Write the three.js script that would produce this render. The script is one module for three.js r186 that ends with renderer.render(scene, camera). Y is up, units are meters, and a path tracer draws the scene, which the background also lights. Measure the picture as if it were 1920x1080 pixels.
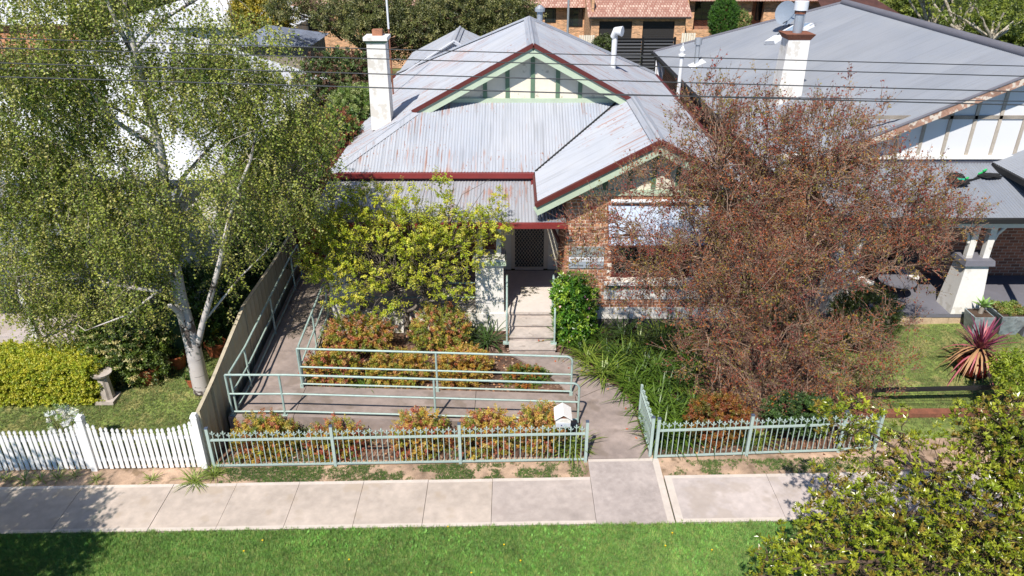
import * as THREE from 'three';
import { Sky } from 'three/addons/objects/Sky.js';

// ---------------------------------------------------------------- camera, sky, sun, exposure
const scene = new THREE.Scene();
const CAM = new THREE.Vector3(0, 9.5, 11.3), F = 1400, PITCH = Math.atan(710 / 1400);
const camera = new THREE.PerspectiveCamera(2 * Math.atan(540 / F) * 180 / Math.PI, 16 / 9, 0.1, 600);
camera.position.copy(CAM); camera.rotation.x = -PITCH;
const TO_SUN = new THREE.Vector3(-0.27, 1, 0.6).normalize();
const sky = new Sky(); sky.name = 'sky'; sky.scale.setScalar(500); sky.userData.kind = 'structure';
Object.assign(sky.material.uniforms.sunPosition.value, TO_SUN);
sky.material.uniforms.turbidity.value = 5; sky.material.uniforms.rayleigh.value = 0.6; sky.material.uniforms.mieCoefficient.value = 0.004;
scene.add(sky); scene.environmentIntensity = 0.12;
const sun = new THREE.DirectionalLight(0xfff6ea, 5.0);
sun.position.copy(TO_SUN).multiplyScalar(60); sun.castShadow = true; sun.target.position.set(0, 0, -8); scene.add(sun, sun.target);
Object.assign(sun.shadow.camera, { left: -40, right: 40, top: 40, bottom: -40, near: 1, far: 160 }); sun.shadow.mapSize.set(4096, 4096);
const renderer = new THREE.WebGLRenderer({ antialias: true });
renderer.toneMapping = THREE.LinearToneMapping; renderer.toneMappingExposure = 1.32;
renderer.shadowMap.enabled = true;

// ---------------------------------------------------------------- helpers
const V = (x, y, z) => new THREE.Vector3(x, y, z);
let seed = 12345;
const rnd = () => { seed = (seed + 0x6d2b79f5) | 0; let t = Math.imul(seed ^ (seed >>> 15), 1 | seed); t = (t + Math.imul(t ^ (t >>> 7), 61 | t)) ^ t; return ((t ^ (t >>> 14)) >>> 0) / 4294967296; };
const rr = (a, b) => a + (b - a) * rnd(), pick = (a) => a[Math.floor(rnd() * a.length)];
const gauss = () => (rnd() + rnd() + rnd() + rnd() - 2) * 0.9;
const lerp = (a, b, t) => a + (b - a) * t, clamp = (x, a, b) => Math.min(b, Math.max(a, x)), smooth = (a, b, x) => { const t = clamp((x - a) / (b - a), 0, 1); return t * t * (3 - 2 * t); };
// a pixel of the photograph (1920 x 1080) gives a direction; the plane it meets gives the point
const SP = Math.sin(PITCH), CP = Math.cos(PITCH);
const ray = (px, py) => V((px - 960) / F, -(SP + (py - 540) / F * CP), -(CP - (py - 540) / F * SP));
const onH = (px, py, h) => { const r = ray(px, py); return r.multiplyScalar((h - CAM.y) / r.y).add(CAM); };
const onZ = (px, py, z) => { const r = ray(px, py); return r.multiplyScalar((z - CAM.z) / r.z).add(CAM); };
const onX = (px, py, x) => { const r = ray(px, py); return r.multiplyScalar((x - CAM.x) / r.x).add(CAM); };
// terrain: the street climbs to the right, the yards rise a little towards the houses
const street = (x) => 0.022 * clamp(x, -30, 30);
const G = (x, z) => street(x) + 0.2 * smooth(-0.1, -3.6, z) - 0.75 * smooth(-16, -40, z) * 1;

// triangle soup with metric uv
class Soup {
  constructor() { this.p = []; this.n = []; this.t = []; this.c = null; }
  uvOf(a, n) { const x = Math.abs(n.x), y = Math.abs(n.y), z = Math.abs(n.z); return y >= x && y >= z ? [a.x, -a.z] : x > z ? [a.z, a.y] : [a.x, a.y]; }
  tri(a, b, c, n, ua, ub, uc) {
    n = n || b.clone().sub(a).cross(c.clone().sub(a)).normalize();
    for (const [q, u] of [[a, ua], [b, ub], [c, uc]]) { this.p.push(q.x, q.y, q.z); this.n.push(n.x, n.y, n.z); const w = u || this.uvOf(q, n); this.t.push(w[0], w[1]); }
    return this;
  }
  quad(a, b, c, d) { const n = b.clone().sub(a).cross(d.clone().sub(a)).normalize(); this.tri(a, b, c, n); return this.tri(a, c, d, n); }
  poly(pts) { for (let i = 1; i < pts.length - 1; i++) this.tri(pts[0], pts[i], pts[i + 1]); return this; }
  box(x0, y0, z0, x1, y1, z1) { return this.hex([V(x0, y0, z1), V(x1, y0, z1), V(x1, y0, z0), V(x0, y0, z0)], [V(x0, y1, z1), V(x1, y1, z1), V(x1, y1, z0), V(x0, y1, z0)]); }
  hex(b, t) { // bottom ring (counter-clockwise seen from above) and top ring
    const k = b.length;
    this.poly(t); this.poly([...b].reverse());
    for (let i = 0; i < k; i++) { const j = (i + 1) % k; this.quad(b[i], b[j], t[j], t[i]); }
    return this;
  }
  prism(pts, y0, y1) { return this.hex(pts.map(([x, z]) => V(x, typeof y0 === 'function' ? y0(x, z) : y0, z)), pts.map(([x, z]) => V(x, typeof y1 === 'function' ? y1(x, z) : y1, z))); }
  beam(a, b, w, h, up = V(0, 1, 0)) { // box between two points, w across, h along up
    const d = b.clone().sub(a).normalize(), s = d.clone().cross(up).normalize(), u = s.clone().cross(d).normalize();
    const o = (p, i, j) => p.clone().addScaledVector(s, i * w / 2).addScaledVector(u, j * h / 2);
    const A = [o(a, -1, -1), o(a, 1, -1), o(a, 1, 1), o(a, -1, 1)], B = [o(b, -1, -1), o(b, 1, -1), o(b, 1, 1), o(b, -1, 1)];
    this.quad(A[0], A[1], A[2], A[3]); this.quad(B[3], B[2], B[1], B[0]);
    for (let i = 0; i < 4; i++) { const j = (i + 1) % 4; this.quad(A[j], A[i], B[i], B[j]); }
    return this;
  }
  tube(pts, r0, r1, sides = 6, cap = true) { // smooth tapered tube
    const k = pts.length, rings = [];
    let s = null;
    for (let i = 0; i < k; i++) {
      const d = pts[Math.min(k - 1, i + 1)].clone().sub(pts[Math.max(0, i - 1)]).normalize();
      if (!s) s = (Math.abs(d.y) < 0.9 ? V(0, 1, 0) : V(1, 0, 0)).cross(d).normalize(); else s = s.addScaledVector(d, -s.dot(d)).normalize();
      const u = d.clone().cross(s), r = typeof r0 === 'function' ? r0(i / (k - 1)) : lerp(r0, r1, i / (k - 1)), ring = [];
      for (let j = 0; j < sides; j++) { const a = j / sides * Math.PI * 2, n = s.clone().multiplyScalar(Math.cos(a)).addScaledVector(u, Math.sin(a)); ring.push([pts[i].clone().addScaledVector(n, r), n]); }
      rings.push(ring); s = s.clone();
    }
    let len = 0;
    for (let i = 0; i < k - 1; i++) {
      const l2 = len + pts[i].distanceTo(pts[i + 1]);
      for (let j = 0; j < sides; j++) {
        const m = (j + 1) % sides, q = [[rings[i][j], j, len], [rings[i][m], j + 1, len], [rings[i + 1][m], j + 1, l2], [rings[i + 1][j], j, l2]];
        for (const e of [0, 1, 2, 0, 2, 3]) { const [[p, n], jj, l] = q[e]; this.p.push(p.x, p.y, p.z); this.n.push(n.x, n.y, n.z); this.t.push(jj / sides, l); }
      }
      len = l2;
    }
    if (cap) { this.poly(rings[k - 1].map((e) => e[0])); this.poly(rings[0].map((e) => e[0]).reverse()); }
    return this;
  }
  pipe(a, b, r, sides = 8) { return this.tube([a, b], r, r, sides); }
  lathe(prof, x, y, z, sides = 16) { // [radius, height] profile
    const ring = (r, h) => [...Array(sides)].map((_, j) => { const a = -j / sides * Math.PI * 2; return V(x + r * Math.cos(a), y + h, z + r * Math.sin(a)); });
    for (let i = 0; i < prof.length - 1; i++) { const A = ring(...prof[i]), B = ring(...prof[i + 1]); for (let j = 0; j < sides; j++) { const m = (j + 1) % sides; if (prof[i][0] > 1e-4) this.tri(A[j], A[m], B[m]); if (prof[i + 1][0] > 1e-4) this.tri(A[j], B[m], B[j]); } }
    return this;
  }
  leaf(o, d, side, len, wid, fold = 0.25) { // folded leaf: base o, direction d, side vector
    const n = side.clone().cross(d).normalize(), m = o.clone().addScaledVector(d, len * 0.45), tip = o.clone().addScaledVector(d, len).addScaledVector(n, -len * 0.1);
    const l = m.clone().addScaledVector(side, -wid / 2).addScaledVector(n, wid * fold), r = m.clone().addScaledVector(side, wid / 2).addScaledVector(n, wid * fold);
    this.tri(o, tip, l); this.tri(o, r, tip); return this;
  }
  geo() {
    const g = new THREE.BufferGeometry();
    g.setAttribute('position', new THREE.Float32BufferAttribute(this.p, 3)); g.setAttribute('normal', new THREE.Float32BufferAttribute(this.n, 3)); g.setAttribute('uv', new THREE.Float32BufferAttribute(this.t, 2));
    return g;
  }
  put(name, m, parent, at) { return put(name, this.geo(), m, parent, at); }
}
const soup = () => new Soup();
const used = new Map();
const numbered = (n) => { const k = used.get(n) || 0; used.set(n, k + 1); return k ? n + '_' + String(k).padStart(3, '0') : n; };
function put(name, geo, m, parent = scene, at) {
  const o = new THREE.Mesh(geo, m); o.castShadow = o.receiveShadow = true; o.name = parent === scene ? numbered(name) : name;
  if (at) o.position.copy(at); parent.add(o); return o;
}
function tag(o, label, category, group) { o.userData.label = label; o.userData.category = category; if (group) o.userData.group = group; return o; }
function thing(name, label, category, at = V(0, 0, 0), group) { const o = new THREE.Group(); o.name = numbered(name); o.position.copy(at); scene.add(o); return tag(o, label, category, group); }
function struct(name, at) { const o = new THREE.Group(); o.name = numbered(name); o.userData.kind = 'structure'; if (at) o.position.copy(at); scene.add(o); return o; }
const isStruct = (o) => { o.userData.kind = 'structure'; return o; }, isStuff = (o) => { o.userData.kind = 'stuff'; return o; };
function copyOf(o, label, at, turn) { const c = o.clone(); c.name = numbered(o.name.replace(/_\d{3}$/, '')); c.userData = { ...o.userData }; if (label) c.userData.label = label; if (at) c.position.copy(at); if (turn !== undefined) c.rotation.y = turn; scene.add(c); return c; }

// ---------------------------------------------------------------- textures and materials
const hash = (x, y, s) => { let h = Math.imul(x, 374761393) ^ Math.imul(y, 668265263) ^ Math.imul(s, 1274126177); h = Math.imul(h ^ (h >>> 13), 1274126177); return ((h ^ (h >>> 16)) >>> 0) / 4294967296; };
function noise(x, y, per, s = 1, perY = per) { // periodic value noise
  const xi = Math.floor(x), yi = Math.floor(y), fx = x - xi, fy = y - yi, sx = fx * fx * (3 - 2 * fx), sy = fy * fy * (3 - 2 * fy), w = (a, p) => ((a % p) + p) % p;
  const a = hash(w(xi, per), w(yi, perY), s), b = hash(w(xi + 1, per), w(yi, perY), s), c = hash(w(xi, per), w(yi + 1, perY), s), d = hash(w(xi + 1, per), w(yi + 1, perY), s);
  return lerp(lerp(a, b, sx), lerp(c, d, sx), sy);
}
function fbm(u, v, per, oct, s = 1) { let t = 0, a = 0.5, m = 0; for (let i = 0; i < oct; i++) { t += a * noise(u * per, v * per, per, s + i); m += a; a *= 0.55; per *= 2; } return t / m; }
function tex(n, metres, fn, ny = n, metresY = metres) {
  const d = new Uint8Array(n * ny * 4);
  for (let y = 0; y < ny; y++) for (let x = 0; x < n; x++) { const c = fn(x / n, y / ny, x, y), i = (y * n + x) * 4; d[i] = clamp(c[0], 0, 255); d[i + 1] = clamp(c[1], 0, 255); d[i + 2] = clamp(c[2], 0, 255); d[i + 3] = 255; }
  const t = new THREE.DataTexture(d, n, ny); t.wrapS = t.wrapT = THREE.RepeatWrapping; t.magFilter = THREE.LinearFilter; t.minFilter = THREE.LinearMipmapLinearFilter; t.generateMipmaps = true;
  t.colorSpace = THREE.SRGBColorSpace; t.repeat.set(1 / metres, 1 / metresY); t.needsUpdate = true; return t;
}
const mixc = (a, b, t) => [lerp(a[0], b[0], t), lerp(a[1], b[1], t), lerp(a[2], b[2], t)];
const hexc = (h) => [h >> 16 & 255, h >> 8 & 255, h & 255];
const std = (color, roughness = 0.8, more = {}) => new THREE.MeshStandardMaterial({ color, roughness, side: THREE.DoubleSide, ...more });
function grainy(h, amt, metres, roughness = 0.85, opts = {}) { // mottled, speckled surface of one colour
  const c = hexc(h), s = Math.floor(rnd() * 1e4), n = opts.n || 512;
  const map = tex(n, metres, (u, v, x, y) => { const k = 1 + amt * ((fbm(u, v, 4, 5, s) - 0.5) * 1.1 + (fbm(u, v, 24, 3, s + 20) - 0.5) * 0.7 + (hash(x, y, s) - 0.5) * (opts.speck ?? 0.5)); let q = [c[0] * k, c[1] * k, c[2] * k]; if (opts.spot) { const f = smooth(opts.spot[1], opts.spot[1] + 0.12, fbm(u, v, opts.spot[2] || 8, 4, s + 40)); q = mixc(q, hexc(opts.spot[0]), f * (opts.spot[3] ?? 0.8)); } return q; });
  return std(0xffffff, roughness, { map, ...(opts.mat || {}) });
}
const M = {
  ground: grainy(0xa08873, 0.5, 3.1, 1, { n: 1024, speck: 0.8, spot: [0x6d5b45, 0.56, 10, 0.7] }),
  soil: grainy(0x5d4537, 0.9, 1.7, 1, { speck: 1.1, spot: [0xa08b78, 0.6, 24, 0.7] }),
  turf: grainy(0x56783a, 0.6, 2.3, 1, { speck: 0.9, spot: [0x6f8444, 0.55, 8, 0.6] }),
  turfDry: grainy(0x6b7a3c, 0.6, 2.6, 1, { speck: 0.9, spot: [0x968c5a, 0.52, 7, 0.7] }),
  yard: grainy(0x4c4a2d, 0.8, 4.3, 1, { speck: 0.9, spot: [0x58702f, 0.5, 8, 0.8] }),
  pathBeige: grainy(0xb0a499, 0.2, 2.7, 0.9, { n: 1024, speck: 0.35, spot: [0xa79784, 0.6, 5, 0.5] }),
  pathPink: grainy(0xaea39c, 0.22, 2.9, 0.9, { n: 1024, speck: 0.6, spot: [0x9f938c, 0.6, 6, 0.5] }),
  pathPale: grainy(0xb4aaa5, 0.18, 2.5, 0.9, { n: 1024, speck: 0.5, spot: [0xa3978c, 0.6, 6, 0.5] }),
  pathGrey: grainy(0xa59b96, 0.22, 1.9, 0.9, { n: 1024, speck: 0.9 }),
  pathEdge: grainy(0xc4bab0, 0.1, 1.3, 0.85, { speck: 0.25 }),
  concrete: grainy(0x92857e, 0.26, 2.8, 0.92, { n: 1024, speck: 0.6, spot: [0x75695f, 0.58, 5, 0.6] }),
  step: grainy(0xb2a89f, 0.2, 1.7, 0.9, { speck: 0.4, spot: [0x7a7068, 0.6, 6, 0.6] }),
  white: grainy(0xdcdad4, 0.06, 1.3, 0.7, { speck: 0.1, spot: [0xb9b3a6, 0.66, 6, 0.5] }),
  picketWhite: std(0xe2e2e0, 0.55), cream: grainy(0xd9d3c2, 0.07, 1.5, 0.8, { speck: 0.1, spot: [0xa39c8c, 0.7, 9, 0.7] }),
  mint: grainy(0xb0bfa8, 0.08, 1.1, 0.6, { speck: 0.1 }), mintDark: grainy(0x5f7a62, 0.1, 1.1, 0.6, { speck: 0.1 }),
  railGreen: grainy(0x9cb0a8, 0.12, 0.7, 0.45, { speck: 0.2, spot: [0x6f827c, 0.62, 12, 0.6] }), fenceGreen: grainy(0xa2b3ac, 0.1, 0.6, 0.5, { speck: 0.15 }), postCap: std(0x4a5568, 0.5),
  red: grainy(0x7a2d2b, 0.12, 1.4, 0.5, { speck: 0.15 }), redDark: grainy(0x5d2823, 0.15, 1.2, 0.5, { speck: 0.2 }),
  colorbond: grainy(0xb2a88e, 0.07, 1.7, 0.6, { speck: 0.1 }), colorbondCap: grainy(0xaea38c, 0.15, 0.9, 0.7, { speck: 0.4 }),
  stone: grainy(0x77726b, 0.4, 0.9, 0.95), mortar: grainy(0xe0d8ca, 0.15, 0.8, 0.95),
  black: std(0x121314, 0.5), dark: std(0x1c1c1d, 0.6), wireGrey: std(0x33363a, 0.6), glass: new THREE.MeshPhysicalMaterial({ color: 0x20262a, roughness: 0.05, metalness: 0, clearcoat: 1 }),
  slate: grainy(0x6a6a72, 0.12, 1.9, 0.75, { speck: 0.2 }), galv: std(0xb4bac0, 0.42, { metalness: 0.55 }), pale: std(0xd5d8da, 0.6), terracotta: grainy(0x9a5636, 0.25, 0.6, 0.9),
  wood: grainy(0x8b8378, 0.3, 0.6, 0.9), doorCream: std(0xcdbfa8, 0.6), brown: grainy(0x4b3a2d, 0.4, 0.7, 0.95), timberRed: grainy(0x7c4e3a, 0.35, 0.6, 0.9),
};
const brickTones = [0xa87458, 0xb27e60, 0x9b6b52, 0xb88868, 0xa57560].map((h) => grainy(h, 0.25, 0.5, 0.95, { n: 128, speck: 0.5 }));
// weathered galvanised roof: pale zinc with rust running down the sheets
function roofTex(base, rust, amount, s, n = 1024, m = 6.3, grimy = 0.08) {
  return tex(n, m, (u, v, x, y) => {
    const col = Math.floor(u * m / 0.076), sheet = Math.floor(u * m / 0.76);
    let c = mixc(base, [base[0] * 0.88, base[1] * 0.9, base[2] * 0.93], fbm(u, v, 6, 4, s));
    c = c.map((q) => q * (0.985 + 0.03 * hash(sheet, 3, s)) * (0.98 + 0.04 * hash(x, y, s)));
    const streak = noise(u * 166, v * 7, 166, s + 5, 7) * 0.7 + noise(u * 166, v * 26, 166, s + 6, 26) * 0.3, patch = fbm(u, v, 5, 3, s + 9);
    const r = smooth(0.66 - amount, 0.86 - amount, streak * 0.62 + patch * 0.5 - 0.1);
    c = mixc(c, mixc(rust[0], rust[1], hash(col, 7, s) * 0.6 + 0.4 * noise(u * 80, v * 30, 80, s + 2, 30)), r * 0.62);
    const grime = noise(u * 166, v * 7, 166, s + 31, 7) * 0.75 + noise(u * 40, v * 4, 40, s + 32, 4) * 0.25; c = c.map((q) => q * (1 - grimy * smooth(0.5, 0.85, grime))); const fleck = noise(u * 332, v * 60, 332, s + 14, 60); if (fleck > 0.9 && patch > 0.47) c = mixc(c, rust[0], 0.6);
    return c;
  });
}
const RUST = [[140, 84, 62], [178, 128, 110]];
M.zinc = std(0xffffff, 0.55, { map: roofTex([180, 183, 188], RUST, 0.08, 3), metalness: 0.1 });
M.zincRusty = std(0xffffff, 0.6, { map: roofTex([178, 178, 180], RUST, 0.125, 8), metalness: 0.1 });
M.zincPlain = std(0xffffff, 0.5, { map: roofTex([178, 181, 186], RUST, -0.02, 11, 512), metalness: 0.1 });
M.ironGrey = std(0xffffff, 0.5, { map: roofTex([139, 143, 149], [[128, 131, 136], [132, 135, 140]], 0.0, 21, 1024, 7.7, 0.04), metalness: 0.05 });
M.roofPale = std(0xffffff, 0.6, { map: roofTex([215, 216, 218], [[170, 170, 172], [180, 180, 180]], -0.05, 31, 256) });
const farBrick = (h, mortar) => std(0xffffff, 0.95, { map: tex(512, 1.92, (u, v, x, y) => { const cv = v * 22, row = Math.floor(cv), cu = u * 8 + (row % 2) * 0.5, fu = cu % 1, fv = cv % 1; if (fv < 0.13 || fu < 0.05) return hexc(mortar); const k = 0.82 + 0.36 * hash(Math.floor(cu) % 8, row, 5); return hexc(h).map((q) => q * k); }) });
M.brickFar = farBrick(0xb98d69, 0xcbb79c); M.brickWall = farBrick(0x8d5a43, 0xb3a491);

// leaves
const leafMat = (rough = 0.55, tr = 0.42) => new THREE.MeshPhysicalMaterial({ color: 0xffffff, roughness: rough, transmission: tr, thickness: 0, side: THREE.DoubleSide });
const LEAF = leafMat(), LEAFGLOSS = leafMat(0.32, 0.2), GRASS = leafMat(0.7, 0.3);
const barkTex = (a, b, k) => tex(256, 1, (u, v, x, y) => mixc(a, b, smooth(0.45, 0.75, fbm(u, v, 6, 4, k) * 0.6 + noise(u * 6, v * 30, 6, k, 30) * 0.4)), 256, 1.3);
M.bark = std(0xffffff, 0.95, { map: barkTex([104, 86, 70], [60, 48, 40], 4) });
M.barkTan = std(0xffffff, 0.9, { map: barkTex([156, 130, 110], [104, 84, 72], 9) });
M.barkGrey = std(0xffffff, 0.95, { map: barkTex([120, 110, 100], [74, 66, 60], 12) });
M.barkPale = std(0xffffff, 0.9, { map: barkTex([176, 168, 152], [128, 116, 100], 13) });
M.birch = std(0xffffff, 0.8, { map: tex(512, 1, (u, v, x, y) => { const sc = noise(u * 5, v * 60, 5, 3, 60), p = fbm(u, v, 5, 4, 7); return mixc([190, 184, 180], [58, 50, 46], Math.max(smooth(0.64, 0.76, sc * 0.6 + p * 0.45), smooth(0.57, 0.66, p) * 0.8)); }, 512, 1.6) });
// corrugated sheet over a convex polygon that lies in a sloping plane
function corrugate(S, pts, pitch = 0.076, amp = 0.009, samples = 6) {
  const n = V(0, 0, 0); for (let i = 1; i < pts.length - 1; i++) n.add(pts[i].clone().sub(pts[0]).cross(pts[i + 1].clone().sub(pts[0])));
  n.normalize(); if (n.y < 0) n.negate();
  const v = V(0, 1, 0).addScaledVector(n, -n.y).normalize(), u = v.clone().cross(n).normalize(), o = pts[0];
  const q = pts.map((p) => { const d = p.clone().sub(o); return [d.dot(u), d.dot(v)]; });
  const u0 = Math.min(...q.map((e) => e[0])), u1 = Math.max(...q.map((e) => e[0]));
  const span = (x) => { let lo = Infinity, hi = -Infinity; for (let i = 0; i < q.length; i++) { const a = q[i], b = q[(i + 1) % q.length]; if ((a[0] - x) * (b[0] - x) <= 0) { const ys = Math.abs(a[0] - b[0]) < 1e-9 ? [a[1], b[1]] : [lerp(a[1], b[1], (x - a[0]) / (b[0] - a[0]))]; for (const y of ys) { lo = Math.min(lo, y); hi = Math.max(hi, y); } } } return [lo, hi]; };
  const k = Math.ceil((u1 - u0) / pitch * samples);
  const uo = o.dot(u), vo = o.dot(v);
  let prev = null;
  for (let i = 0; i <= k; i++) {
    const x = clamp(u0 + (u1 - u0) * i / k, u0 + 1e-5, u1 - 1e-5), [lo, hi] = span(x), ph = x / pitch * Math.PI * 2, hgt = amp * Math.sin(ph), sl = amp * Math.cos(ph) * Math.PI * 2 / pitch;
    const nn = n.clone().addScaledVector(u, -sl).normalize(), at = (y) => o.clone().addScaledVector(u, x).addScaledVector(v, y).addScaledVector(n, hgt);
    const cur = { a: at(lo), b: at(hi), nn, t: [[uo + x, vo + lo], [uo + x, vo + hi]] };
    if (prev) for (const [P, w, e] of [[prev.a, prev, 0], [cur.a, cur, 0], [cur.b, cur, 1], [prev.a, prev, 0], [cur.b, cur, 1], [prev.b, prev, 1]]) { S.p.push(P.x, P.y, P.z); S.n.push(w.nn.x, w.nn.y, w.nn.z); S.t.push(w.t[e][0], w.t[e][1]); }
    prev = cur;
  }
  return S;
}
const corr = (name, m, parent, pts, ...a) => corrugate(soup(), pts, ...a).put(name, m, parent);

// ---------------------------------------------------------------- plants
const YUP = V(0, 1, 0);
const ortho = (d) => (Math.abs(d.y) < 0.9 ? V(0, 1, 0) : V(1, 0, 0)).cross(d).normalize();
const randDir = () => { for (;;) { const v = V(rr(-1, 1), rr(-1, 1), rr(-1, 1)); if (v.lengthSq() < 1 && v.lengthSq() > 0.01) return v.normalize(); } };
// twig along +y with leaves; the unit that crowns repeat
function sprig({ leaves = 12, len = 0.3, leaf = 0.05, wid = 0.035, open = 0.9, droop = 0, twig = 0.003, whorl = false, forks = 1, face = 0 }) {
  const L = soup(), T = soup();
  for (let f = 0; f < forks; f++) {
    const fd = f === 0 ? V(0, 1, 0) : V(rr(-0.7, 0.7), 1, rr(-0.7, 0.7)).normalize(), fl = len * (f ? rr(0.5, 0.9) : 1), bend = V(rr(-0.2, 0.2), -droop, rr(-0.2, 0.2));
    const at = (t) => fd.clone().multiplyScalar(fl * t).addScaledVector(bend, fl * t * t);
    if (twig) T.tube([at(0), at(0.5), at(1)], twig, twig * 0.5, 3, false);
    const k = Math.ceil(leaves / forks);
    for (let i = 0; i < k; i++) {
      const t = whorl ? rr(0.55, 1) : (i + 0.6) / k, a = i * 2.4 + rr(-0.5, 0.5), out = V(Math.cos(a), 0, Math.sin(a));
      const d = out.multiplyScalar(open).add(fd.clone().multiplyScalar(rr(0.2, 0.8))).addScaledVector(V(0, -1, 0), droop * 0.8).normalize();
      let s = d.clone().cross(face ? V(0, 1, 0) : randDir()); if (s.lengthSq() < 1e-3) s = ortho(d); s.normalize();
      if (face) s.addScaledVector(randDir(), 0.35).normalize();
      L.leaf(at(t), d, s, leaf * rr(0.7, 1.2), wid * rr(0.75, 1.15), rr(0.1, 0.4));
    }
  }
  return { L: L.geo(), T: twig ? T.geo() : null };
}
const lin = (h) => new THREE.Color(h);
function shade(cols, v = 0.18) { const c = lin(pick(cols)).clone(), k = rr(1 - v, 1 + v); c.r *= k * rr(0.94, 1.06); c.g *= k; c.b *= k * rr(0.85, 1.15); return c; }
const Q = new THREE.Quaternion(), Q2 = new THREE.Quaternion(), MX = new THREE.Matrix4();
function instances(name, geo, mat, list, parent, kind = 'stuff') { // list of {p, d, s, c}
  const o = new THREE.InstancedMesh(geo, mat, list.length); o.castShadow = o.receiveShadow = true;
  const base = parent && parent !== scene ? parent.position : V(0, 0, 0);
  list.forEach((e, i) => { Q.setFromUnitVectors(YUP, e.d); Q2.setFromAxisAngle(YUP, e.a ?? rnd() * 6.283); Q.multiply(Q2); MX.compose(e.p.clone().sub(base), Q, V(e.s, e.s, e.s)); o.setMatrixAt(i, MX); if (e.c) o.setColorAt(i, e.c); });
  o.name = parent && parent !== scene ? name : numbered(name); o.userData.kind = kind; (parent || scene).add(o); return o;
}
// spots through the volume of a set of ellipsoids, denser towards the skin; [x, y, z, rx, ry, rz, weight]
function spots(blobs, n, inner = 0.45) {
  const w = blobs.map((b) => (b[6] ?? 1) * b[3] * b[4] * b[5]), tot = w.reduce((a, b) => a + b, 0), out = [];
  for (let i = 0; i < n; i++) {
    let r = rnd() * tot, j = 0; while (j < w.length - 1 && (r -= w[j]) > 0) j++;
    const b = blobs[j], d = randDir(), k = Math.pow(rr(inner * inner * inner, 1), 1 / 3) * rr(0.9, 1.08);
    out.push({ p: V(b[0] + d.x * b[3] * k, b[1] + d.y * b[4] * k, b[2] + d.z * b[5] * k), o: V(d.x / b[3], d.y / b[4], d.z / b[5]).normalize(), b });
  }
  return out;
}
// crooked branch from a to b, tapered; returns its points
function limb(S, a, b, r0, r1, { sag = 0, wob = 0.08, n = 5, sides = 5, dir = null } = {}) {
  const L = a.distanceTo(b), pts = [], side = randDir().multiplyScalar(L * wob), m = dir ? a.clone().addScaledVector(dir, L * 0.45) : a.clone().lerp(b, 0.5);
  for (let i = 0; i <= n; i++) { const t = i / n, p = a.clone().multiplyScalar((1 - t) * (1 - t)).addScaledVector(m, 2 * t * (1 - t)).addScaledVector(b, t * t); p.addScaledVector(side, Math.sin(t * Math.PI * 1.7)); p.y -= sag * L * t * t; if (i && i < n) p.addScaledVector(randDir(), L * wob * 0.22); pts.push(p); }
  S.tube(pts, r0, r1, sides, false); return pts;
}
const rel = (o, pts) => pts.map((p) => p.clone().sub(o.position));
class Local { constructor(o) { this.S = soup(); this.o = o; } limb(a, b, ...r) { const q = this.o.position, pts = limb(this.S, a.clone().sub(q), b.clone().sub(q), ...r); return pts.map((p) => p.add(q)); } }
function crown(parent, blobs, n, sp, mat, cols, { up = 0.3, scale = [0.8, 1.25], inner = 0.45, twigMat = null, dirf = null, name = 'crown', variants = null } = {}) {
  const all = spots(blobs, n, inner), vs = variants || [sp], per = Math.ceil(all.length / vs.length);
  vs.forEach((v, k) => {
    const list = all.filter((_, i) => i % vs.length === k).map((e) => ({ p: e.p, d: (dirf ? dirf(e) : e.o.clone().multiplyScalar(1 - up).addScaledVector(YUP, up).addScaledVector(randDir(), 0.5)).normalize(), s: rr(...scale), a: rnd() * 6.283, c: shade(cols) }));
    instances(name, v.L, mat, list, parent);
    if (v.T && twigMat) { const t = instances('twigs', v.T, twigMat, list.map((e) => ({ ...e, c: null })), parent); }
  });
}
// ---------------------------------------------------------------- ground, street, paths
function sheet(S, x0, x1, z0, z1, off, nx, nz, edge = 0) { // terrain-following sheet; edge = raggedness of its borders in metres
  const at = (i, j) => { let x = lerp(x0, x1, i / nx), z = lerp(z0, z1, j / nz); if (edge) { if (i === 0 || i === nx) x += rag(z * 3 + i) * edge; if (j === 0 || j === nz) z += rag(x * 3 + j * 7) * edge; } return V(x, G(x, z) + off, z); };
  for (let i = 0; i < nx; i++) for (let j = 0; j < nz; j++) S.quad(at(i, j), at(i, j + 1), at(i + 1, j + 1), at(i + 1, j));
  return S;
}
const rag = (t) => (noise(t, 0.5, 4096, 77) - 0.5) * 2 + (noise(t * 3.1, 0.5, 4096, 78) - 0.5);
function slab(S, pts, top, depth = 0.12) { // flat polygon (x, z) with a sloping top
  const sh = pts.map(([x, z]) => new THREE.Vector2(x, z)); if (THREE.ShapeUtils.area(sh) > 0) { sh.reverse(); pts = [...pts].reverse(); }
  const P = (i, d = 0) => V(pts[i][0], top(pts[i][0], pts[i][1]) - d, pts[i][1]);
  for (const [a, b, c] of THREE.ShapeUtils.triangulateShape(sh, [])) { const n = P(b).sub(P(a)).cross(P(c).sub(P(a))); n.y > 0 ? S.tri(P(a), P(b), P(c)) : S.tri(P(a), P(c), P(b)); }
  for (let i = 0; i < pts.length; i++) { const j = (i + 1) % pts.length; S.quad(P(i, depth), P(j, depth), P(j), P(i)); }
  return S;
}
{ const S = soup(); sheet(S, -90, -14, -140, 30, -0.02, 10, 30); sheet(S, -14, 14, -140, -24, -0.02, 10, 20); sheet(S, -14, 14, -24, 10, -0.02, 40, 68); sheet(S, -14, 14, 10, 30, -0.02, 10, 4); sheet(S, 14, 90, -140, 30, -0.02, 10, 30); isStruct(S.put('ground', M.yard)); }
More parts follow.
